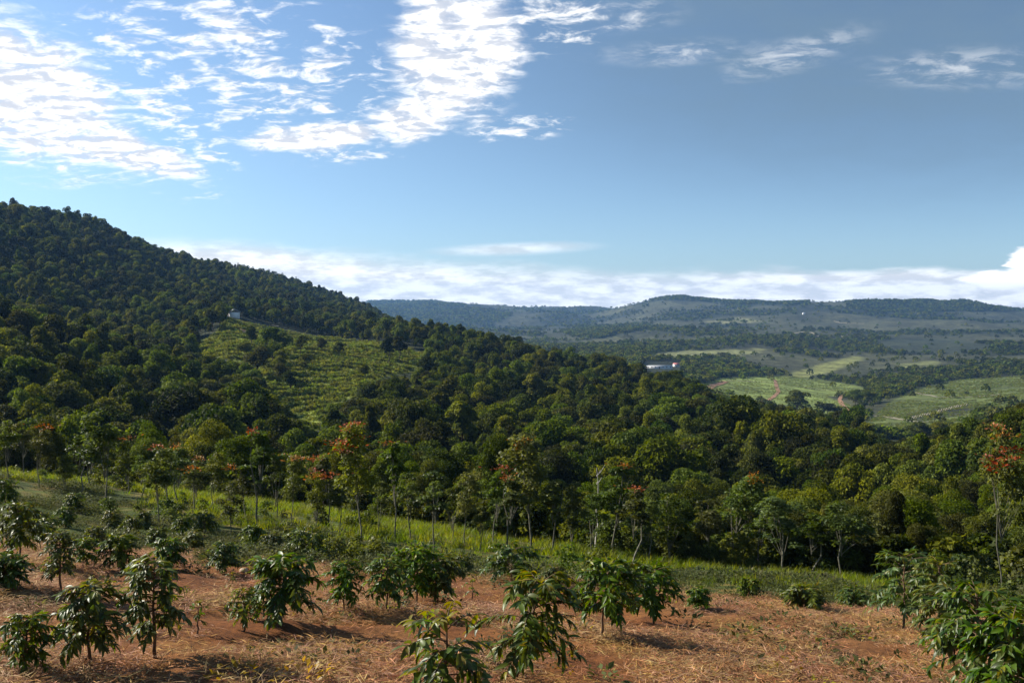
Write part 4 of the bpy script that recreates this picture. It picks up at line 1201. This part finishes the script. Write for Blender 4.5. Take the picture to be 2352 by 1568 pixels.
# ------------------------------------------------------------------ far woods and hedges
FARM = []
for s_ in range(4):
    g = np.random.default_rng(80 + s_); n_ = 70
    dd = rnd_dirs(g, n_); dd[:, 2] = np.abs(dd[:, 2])
    pos = dd * g.uniform(0.6, 1.0, n_)[:, None] * np.array([3.2, 3.2, 4.2]) + np.array([0, 0, 2.0])
    L = g.uniform(1.5, 2.6, n_)
    lv = leaves(pos, dd + 0.7 * rnd_dirs(g, n_), dd + 0.4 * rnd_dirs(g, n_), L, L * 0.75)
    tr = tube(np.array([[0, 0, -0.5], [0, 0, 3.5]]), [0.3, 0.2], 4)
    v, f = merge([lv, tr]); mi = np.concatenate([np.zeros(len(lv[1])), np.ones(len(tr[1]))])
    FARM.append(mesh_np('far_tree_kind', v, f, [M_FOREST, M_DARKBARK], mi, attrs={'rnd': np.concatenate([np.repeat(g.random(n_), 4), np.full(len(tr[0]), .5)])}))
g = np.random.default_rng(90)
N0 = 95000
aa = g.uniform(R(-14), R(40), N0); rr_ = np.exp(g.uniform(math.log(430), math.log(5400), N0))
fx, fy = rr_ * np.sin(aa), rr_ * np.cos(aa); fz = ground(fx, fy); fu, fv = to_picture(fx, fy, fz)
wn = fbm(fx / 160 + 3, fy / 160, 5); wn2 = fbm(fx / 45 + 9, fy / 45, 3)
keep = (wn < -0.06 + 0.35 * wn2) & (g.random(N0) < np.interp(rr_, [430, 900, 5400], [0.9, 0.8, 0.5]))
keep |= (g.random(N0) < 0.05)
inw = np.zeros(N0, bool)
for pg, r0, r1 in WOODS: inw |= in_poly(fu, fv, pg) & (rr_ > r0) & (rr_ < r1)
keep |= inw & (g.random(N0) < 0.9)
for pg, r0, r1 in ((FIELD_A, 480, 1300), (FIELD_A2, 700, 1900), (FIELD_B, 380, 1300), (FIELD_C, 800, 2200), (DARK_BLOCK, 1000, 2900), (CROPS, 380, 1000), (FIELD_E, 800, 1900)):
    keep &= ~(in_poly(fu, fv, pg) & (rr_ > r0) & (rr_ < r1) & (g.random(N0) < 0.985))
hu, hv_ = to_picture(fx, fy, fz + 4)
keep &= ~((fu > 1828) & (fu < 1866) & (fv > 708) & (fv < 736))
keep &= ~((in_poly(fu, fv, LONG_HOUSE) | in_poly(hu, hv_, LONG_HOUSE)) & (rr_ < 1100))
keep &= (rr_ > crest_limit(aa) + 20) & ~((fu < 930) & (rr_ < 1250))
# gully woods at the lower end of the valley fields
fx, fy, fz, rr_ = fx[keep], fy[keep], fz[keep], rr_[keep]
for pg, r0, r1 in WOODS:                      # close stands on the far ridges
    us_ = [q[0] for q in pg]
    ea = g.uniform(math.atan((min(us_) - CU) / F), math.atan((max(us_) - CU) / F), 9000); er = g.uniform(r0, r1, 9000)
    ex, ey = er * np.sin(ea), er * np.cos(ea); ez = ground(ex, ey); eu, ev = to_picture(ex, ey, ez)
    kk = in_poly(eu, ev, pg)
    fx = np.append(fx, ex[kk]); fy = np.append(fy, ey[kk]); fz = np.append(fz, ez[kk]); rr_ = np.append(rr_, er[kk])
fs = g.uniform(0.5, 1.15, len(fx)) * np.interp(rr_, [430, 2000, 5000], [0.72, 0.85, 1.3])
scatter('far_woodland', FARM, np.column_stack([fx, fy, fz - 0.3]), g.uniform(0, 6, len(fx)), fs, g.integers(0, 4, len(fx)),
        label='scattered woods and scrub on the valley floor and far hills', category='woodland')
# single valley trees between the fields that can be told apart
VT = [(1832, 948, 898, 62, 0, 'big dark tree standing before the lower edge of the first valley field'),
      (1400, 838, 786, 66, 1, 'large round tree rising above the forest crest in the middle'),
      (1965, 930, 895, 50, 2, 'round tree beside the red track between the valley fields'),
      (2000, 925, 897, 44, 3, 'second round tree beside the red track between the valley fields'),
      (2110, 1015, 968, 60, 4, 'dark tree below the crop rows in the valley'),
      (2165, 1020, 978, 54, 5, 'dark tree right of the one below the crop rows'),
      (1900, 958, 925, 46, 8, 'dark tree at the foot of the first valley field')]
for q, (u, vb, vt, wd, kd, lab) in enumerate(VT):
    p = hit(u, vb, 400, 1500) if q != 1 else hit(u, 842, 300, 480)
    dist = math.hypot(p.x, p.y); H = (vb - vt) * dist / F
    root = link('valley_tree', None, loc=p, label=lab, category='tree', group='single trees in the valley')
    cr0 = float(np.abs(np.array([v.co.x for v in FPROTO[kd][1].vertices])).max()); s_ = wd * 0.5 * dist / F / cr0
    for nm, me in (('trunk', FPROTO[kd][0]), ('crown', FPROTO[kd][1])):
        o = link(nm, me, root); o.scale = (s_, s_, H / 7.0); o.rotation_euler = (0, 0, q * 1.9)

# ------------------------------------------------------------------ tracks and roads
def ribbon(name, pts, width, mat, r0, r1, lift=0.25, **props):
    P3 = [hit(u, v, r0, r1) for u, v in pts]
    dense_ = []
    for a, b in zip(P3[:-1], P3[1:]):
        k = max(2, int((b - a).length / 4))
        for t in np.linspace(0, 1, k, endpoint=False): dense_.append((a.x + (b.x - a.x) * t, a.y + (b.y - a.y) * t))
    dense_.append((P3[-1].x, P3[-1].y))
    d = np.array(dense_); tg = norm(np.gradient(d, axis=0)); nn = np.column_stack([-tg[:, 1], tg[:, 0]])
    wv = width * (1 + 0.25 * fbm(d[:, 0] / 7, d[:, 1] / 7, 2))[:, None]
    rows = []
    for s_ in (-0.5, -0.17, 0.17, 0.5):
        q = d + nn * wv * s_
        rows.append(np.column_stack([q, ground(q[:, 0], q[:, 1]) + lift]))
    k = len(d); v = np.concatenate(rows); f = []
    for j in range(3):
        for i in range(k - 1): f.append((j * k + i, j * k + i + 1, (j + 1) * k + i + 1, (j + 1) * k + i))
    return link(name, mesh_np(name, v, np.array(f)[:, ::-1], [mat], smooth=True), kind='structure', **props)
ribbon('dirt_track', [(1626, 892), (1640, 884), (1668, 876)], 5, M_DIRT, 480, 1300)
ribbon('dirt_track', [(1780, 872), (1784, 890), (1788, 900), (1780, 908), (1768, 918), (1750, 922)], 3, M_DIRT, 480, 1300)
ribbon('dirt_track', [(1668, 874), (1720, 876), (1780, 879), (1850, 890), (1920, 897)], 2.2, M_PALE, 480, 1300)
ribbon('dirt_track', [(1934, 908), (1928, 918), (1934, 930), (1950, 944), (1975, 950)], 3, M_DIRT, 480, 1300)
ribbon('dirt_track', [(2010, 955), (2060, 962), (2110, 970), (2200, 964)], 3.0, M_PALE, 380, 1000)
ribbon('dirt_track', [(2104, 972), (2124, 971)], 4, M_DIRT, 380, 1000)
ribbon('dirt_track', [(2105, 902), (2150, 912), (2230, 912), (2300, 905)], 3, M_PALE, 480, 1300)
ribbon('dirt_track', [(1796, 780), (1815, 768), (1850, 762)], 5, M_PALE, 1000, 3000, 1.0)
ribbon('dirt_track', [(1862, 764), (1880, 773), (1900, 780)], 5, M_PALE, 1000, 3000, 1.0)
ribbon('dirt_track', [(1920, 766), (1938, 776)], 5, M_PALE, 1000, 3000, 1.0)
ribbon('dirt_track', [(1915, 738), (1950, 744), (1985, 744)], 6, M_PALE, 1200, 3300, 1.2)
ribbon('dirt_track', [(528, 745), (560, 758), (575, 768)], 4.5, M_DIRT, 250, 480, 0.3)
ribbon('dirt_track', [(548, 720), (575, 728), (640, 748)], 2.2, M_PALE, 250, 480, 0.3)
# crop rows ending in pale soil, lower right of the valley
for i in range(22):
    u0 = 2092 + i * 6.0; v0 = 964 - i * 1.55
    o = ribbon('crop_furrow', [(u0, v0), (u0 + 5, v0 - 7)], 0.6, M_PALE, 380, 1000, 0.35)

# ------------------------------------------------------------------ houses
def box(x0, x1, y0, y1, z0, z1):
    v = [(x0, y0, z0), (x1, y0, z0), (x1, y1, z0), (x0, y1, z0), (x0, y0, z1), (x1, y0, z1), (x1, y1, z1), (x0, y1, z1)]
    f = [(0, 3, 2, 1), (4, 5, 6, 7), (0, 1, 5, 4), (1, 2, 6, 5), (2, 3, 7, 6), (3, 0, 4, 7)]
    return np.array(v, float), np.array(f)
def gable(x0, x1, y0, y1, z0, zr, th=0.12):
    ym = (y0 + y1) / 2
    a = [(x0, y0, z0), (x1, y0, z0), (x1, ym, zr), (x0, ym, zr), (x0, y1, z0), (x1, y1, z0)]
    b = [(p[0], p[1], p[2] + th) for p in a]
    v = np.array(a + b, float)
    f = np.array([(0, 3, 2, 1), (3, 4, 5, 2), (6, 7, 8, 9), (9, 8, 11, 10), (0, 1, 7, 6), (5, 4, 10, 11), (0, 6, 9, 3), (3, 9, 10, 4), (1, 2, 8, 7), (2, 5, 11, 8)])
    return v, f
def house(p, rot, Lx, Ly, Hw, Hr, nwin, roof, lab, wall=M_WHITE):
    root = link('house', None, loc=p, label=lab, category='house'); root.rotation_euler = (0, 0, rot)
    link('wall', mesh_np('wall', *box(-Lx / 2, Lx / 2, -Ly / 2, Ly / 2, -1.5, Hw), [wall]), root)
    link('roof', mesh_np('roof', *gable(-Lx / 2 - .35, Lx / 2 + .35, -Ly / 2 - .4, Ly / 2 + .4, Hw - 0.05, Hw + Hr), [roof]), root)
    for k in range(nwin):
        x = -Lx / 2 + Lx * (k + 0.5) / nwin
        if k == nwin // 2:
            link('door', mesh_np('door', *box(x - .45, x + .45, -Ly / 2 - 0.06, -Ly / 2 + 0.02, 0.0, 2.0), [M_WOOD]), root)
        else:
            wnd = link('window', mesh_np('window', *box(x - .55, x + .55, -Ly / 2 - 0.07, -Ly / 2 + 0.02, 1.0, 2.0), [M_WHITE]), root)
            link('pane', mesh_np('pane', *box(x - .45, x + .45, -Ly / 2 - 0.10, -Ly / 2 - 0.06, 1.1, 1.9), [M_GLASS]), wnd)
p = hit(536, 726, 250, 480)
house(p, R(-58), 5.2, 4.4, 2.2, 1.3, 3, M_ROOFW, 'small white roofed house at the top of the clearing')
p = hit(1512, 846, 700, 1300)
house(p, R(10), 24, 6, 1.9, 0.8, 7, M_ROOFW, 'long low white building in the valley beyond the forest crest')
p = hit(1553, 842, 700, 1300)
house(p, R(10), 5, 4, 2.4, 1.0, 3, M_ROOFR, 'small building with a red roof at the end of the long white one')
p = hit(1846, 722, 1500, 3300)
house(p, R(5), 6, 4.5, 3, 1.5, 3, M_ROOFW, 'tiny white house alone on the far hillside')

# ------------------------------------------------------------------ straw, grass and weeds
def blades(seed, n, rad, h0, h1, wd, mat, flop=0.35):
    g = np.random.default_rng(seed)
    a = g.uniform(0, 6.28, n); q = np.sqrt(g.random(n)) * rad
    c = np.column_stack([np.cos(a) * q, np.sin(a) * q, np.full(n, -0.03)])
    h = g.uniform(h0, h1, n); t = rnd_dirs(g, n) * flop; t[:, 2] = 1; t = norm(t)
    s = norm(np.cross(t, rnd_dirs(g, n))); out = norm(np.cross(s, t))
    hw = wd * g.uniform(0.6, 1.3, n)[:, None] / 2; h = h[:, None]
    m_ = c + t * h * 0.55; tip = c + t * h + out * h * g.uniform(0.05, 0.45, n)[:, None] - np.array([0, 0, 1]) * h * g.uniform(0, .2, n)[:, None]
    v = np.stack([c - s * hw, c + s * hw, m_ + s * hw * .85, m_ - s * hw * .85, tip + s * hw * 0.15, tip - s * hw * 0.15], 1).reshape(-1, 3)
    b = np.arange(n)[:, None] * 6
    f = np.concatenate([b + np.array([0, 1, 2, 3]), b + np.array([3, 2, 4, 5])])
    return mesh_np('tuft_kind', v, f, [mat], attrs={'rnd': np.repeat(g.random(n), 6)})
def straw_patch(seed):
    g = np.random.default_rng(seed); n = 150
    a = g.uniform(0, 6.28, n); q = np.sqrt(g.random(n)) * 0.42
    c = np.column_stack([np.cos(a) * q, np.sin(a) * q, g.uniform(0.0, 0.035, n)])
    th = g.uniform(0, 6.28, n); d = np.column_stack([np.cos(th), np.sin(th), g.normal(0.06, 0.14, n)]); d = norm(d)
    L = g.uniform(0.06, 0.20, n); W = g.uniform(0.004, 0.009, n)
    v, f = leaves(c, d, np.array([0, 0, 1.0]) + 0.5 * rnd_dirs(g, n), L, W, 0.0, g.uniform(-.1, .2, n)[:, None])
    return mesh_np('straw_kind', v, f, [M_STRAW], attrs={'rnd': np.repeat(g.random(n) ** 1.3, 4)})

g = np.random.default_rng(55)
m_ = 36000
yy = g.uniform(6.5, 28, m_); xx = g.uniform(-0.85, 0.85, m_) * yy
dens = np.clip(0.32 + 2.0 * fbm(xx * 0.35, yy * 0.35, 4) + 0.7 * fbm(xx * 1.3 + 50, yy * 1.3, 4), 0.03, 1)
path_ = np.exp(-(((xx - (3.3 + 0.12 * (yy - 9))) / 0.9) ** 2))
k = (yy < near_edge(xx, yy) + 0.6) & (g.random(m_) < dens * (1 - 0.6 * path_) * np.interp(yy, [8, 28], [0.55, 1.0]))
rc = (yy - 0.28 * xx + 0.8 * fbm(xx * .12, yy * .12, 2)) / 2.6; rc = rc - np.floor(rc)
k &= (rc < 0.80) | (g.random(m_) < 0.25)
xx, yy = xx[k], yy[k]
scatter('straw_litter', [straw_patch(i) for i in range(6)], np.column_stack([xx, yy, ground(xx, yy) + 0.005]), g.uniform(0, 6.28, len(xx)),
        g.uniform(0.7, 1.25, len(xx)), g.integers(0, 6, len(xx)), label='dry cut straw and weeds spread over the field', category='straw')
# grass strip
GT = [blades(i, 40, 0.30, 0.14, 0.48, 0.018, M_GRASS, 0.55) for i in range(4)]
m_ = 26000
aa = g.uniform(R(-43), R(43), m_); rr_ = np.sqrt(g.uniform(21 ** 2, 80 ** 2, m_)); xx, yy = rr_ * np.sin(aa), rr_ * np.cos(aa)
gap = np.interp(aa, [-0.6, -0.42, -0.3, -0.1, 0.05, 0.5], [22, 20, 13, 6, 3, 1.0]) + 3 * fbm(xx * 0.15, yy * 0.15, 3)
k = (yy > near_edge(xx, yy) + gap) & (rr_ < tree_start(aa) + 5)
k &= g.random(m_) < np.clip(0.62 + 1.8 * fbm(xx * 0.2, yy * 0.2, 4), 0.05, 1)
xx, yy, rg = xx[k], yy[k], rr_[k]
gs = g.uniform(0.6, 1.25, len(xx))
scatter('grass_strip', GT, np.column_stack([xx, yy, ground(xx, yy)]), g.uniform(0, 6.28, len(xx)), gs, g.integers(0, 4, len(xx)),
        label='tall bright grass between the coffee field and the trees', category='grass')
# grey-green low weeds at the edge of the field
def weed_patch(seed, mat, n=120, rad=0.36, h=0.24, sz=0.06):
    g = np.random.default_rng(seed)
    a = g.uniform(0, 6.28, n); q = np.sqrt(g.random(n)) * rad
    hh = h * (1 - (q / rad) ** 2 * 0.6) * g.random(n) ** 0.5
    c = np.column_stack([np.cos(a) * q, np.sin(a) * q, hh])
    d = np.column_stack([np.cos(a), np.sin(a), g.uniform(-0.2, 0.9, n)]) + 0.6 * rnd_dirs(g, n)
    L = sz * g.uniform(0.6, 1.4, n)
    v, f = leaves(c, d, np.array([0, 0, 1.0]) + 0.5 * rnd_dirs(g, n), L, L * 0.5)
    return mesh_np('weed_kind', v, f, [mat], attrs={'rnd': np.repeat(g.random(n), 4)})
WT = [weed_patch(i, M_WEED) for i in range(4)]
m_ = 24000
aa = g.uniform(R(-43), R(43), m_); rr_ = np.sqrt(g.uniform(19 ** 2, 54 ** 2, m_)); xx, yy = rr_ * np.sin(aa), rr_ * np.cos(aa)
ed = near_edge(xx, yy)
lo = np.where(xx < -3, -2.0, -0.6); hi_ = np.interp(aa, [-0.6, -0.42, -0.3, -0.1, 0.05, 0.2, 0.5], [26, 24, 17, 9, 5, 9, 16])
k = (yy > ed + lo) & (yy < ed + hi_) & (g.random(m_) < np.clip(0.45 + 1.6 * fbm(xx * 0.4, yy * 0.4, 4), 0, 1))
xx, yy = xx[k], yy[k]
scatter('weed_cover', WT, np.column_stack([xx, yy, ground(xx, yy)]), g.uniform(0, 6.28, len(xx)), g.uniform(0.4, 1.0, len(xx)) * (1.2 + 1.6 * np.clip(fbm(xx * 0.5, yy * 0.5, 3), -0.4, 1)), g.integers(0, 4, len(xx)),
        label='grey-green low weeds along the field edge', category='weeds')
# sparse green sprouts in the straw
m_ = 1500
yy = g.uniform(9, 24, m_); xx = g.uniform(-0.5, 0.5, m_) * yy
k = fbm(xx * 0.5 + 7, yy * 0.5, 3) > 0.05
xx, yy = xx[k], yy[k]
SP = [weed_patch(30 + i, M_WEED, 16, 0.12, 0.08, 0.06) for i in range(3)] + [weed_patch(40, M_YELLOW, 12, 0.12, 0.12, 0.05)]
scatter('weed_sprouts', SP, np.column_stack([xx, yy, ground(xx, yy)]), g.uniform(0, 6.28, len(xx)), g.uniform(0.4, 1.6, len(xx)), g.choice(4, len(xx), p=[.25, .25, .2, .3]),
        label='small green and yellow sprouts scattered through the straw', category='sprouts')
# weeds that stand out one by one
WEEDS = [(1705, 1470, 1.5, 0, 'grey-green weed tuft alone in the open straw on the right'), (1918, 1462, 1.3, 0, 'dark weed in a hollow near the right hand row'),
         (1982, 1552, 1.2, 0, 'small upright weed near the bottom, left of the bottom right shrub'), (1580, 1440, 1.6, 0, 'flat grey weed at the left end of the open straw'),
         (245, 1352, 1.6, 0, 'flat green weed patch left of mid field'), (440, 1318, 1.6, 0, 'dark weed clump below the shrub by the soil bank'),
         (80, 1400, 1.0, 0, 'small weed left of the slim long stemmed shrub'), (540, 1562, 1.0, 1, 'yellowish weed at the bottom edge, left'),
         (690, 1564, 1.3, 1, 'yellow weed clump at the bottom edge below the densest shrub'), (1940, 1455, 1.0, 1, 'yellow sprig right of the dark weed in a hollow')]
for q, (u, v, s_, yl, lab) in enumerate(WEEDS):
    p = hit(u, v, 5)
    o = link('weed', weed_patch(200 + q, M_YELLOW if yl else M_WEED, 60, 0.20, 0.16, 0.06), loc=p, label=lab, category='weed', group='weeds in the straw')
    o.scale = (s_,) * 3

# stones turned up at the far rim of the field
g = np.random.default_rng(66)
STONES = [(678, 1296, 0.20, 'pale rounded stone below the wide shrub at the grass edge'), (650, 1306, 0.10, 'small stone left of the pale rounded one'),
          (575, 1300, 0.14, 'flat reddish stone right of the round shrub by the soil bank'), (560, 1312, 0.10, 'small stone below the flat reddish one'),
          (612, 1303, 0.09, 'small stone between the flat reddish and the pale rounded ones')]
for q, (u, v, s_, lab) in enumerate(STONES):
    p = hit(u, v, 5)
    n1_, n2_ = 8, 6
    th = np.linspace(0, 2 * math.pi, n1_, endpoint=False); phv = np.linspace(0.05, math.pi - 0.05, n2_)
    V = np.array([[math.sin(b) * math.cos(a) * g.uniform(0.8, 1.15), math.sin(b) * math.sin(a) * g.uniform(0.8, 1.15), math.cos(b) * 0.65 * g.uniform(0.85, 1.1)] for b in phv for a in th]) * s_
    Fq = [(i * n1_ + j, (i + 1) * n1_ + j, (i + 1) * n1_ + (j + 1) % n1_, i * n1_ + (j + 1) % n1_) for i in range(n2_ - 1) for j in range(n1_)]
    o = link('stone', mesh_np('stone', V, np.array(Fq), [M_STONE], smooth=True), loc=p + Vector((0, 0, s_ * 0.2)), label=lab, category='stone', group='stones at the rim of the field')

# ------------------------------------------------------------------ the air
HZ = 6900.0
zt = float(TZ.max()) + 30; zb = float(TZ.min()) - 1.5
hv, hf = box(-HZ, HZ, -HZ, HZ, zb, zt)
hm, ht, hout = new_mat('air')
pv = ht.node('ShaderNodeVolumePrincipled')
pv.inputs['Color'].default_value = (0.26, 0.54, 1.0, 1)
pv.inputs['Density'].default_value = 0.000075
pv.inputs['Anisotropy'].default_value = 0.2
ht.l.new(pv.outputs[0], hout.inputs['Volume'])
link('haze', mesh_np('haze', hv, hf, [hm]), kind='stuff', label='thin blue haze over the valley', category='haze')
print('TRIS', sum(len(m.polygons) for m in bpy.data.meshes) * 2, 'OBJ', len(bpy.data.objects), 'forest', n, 'zmin', zb, 'zmax', zt)
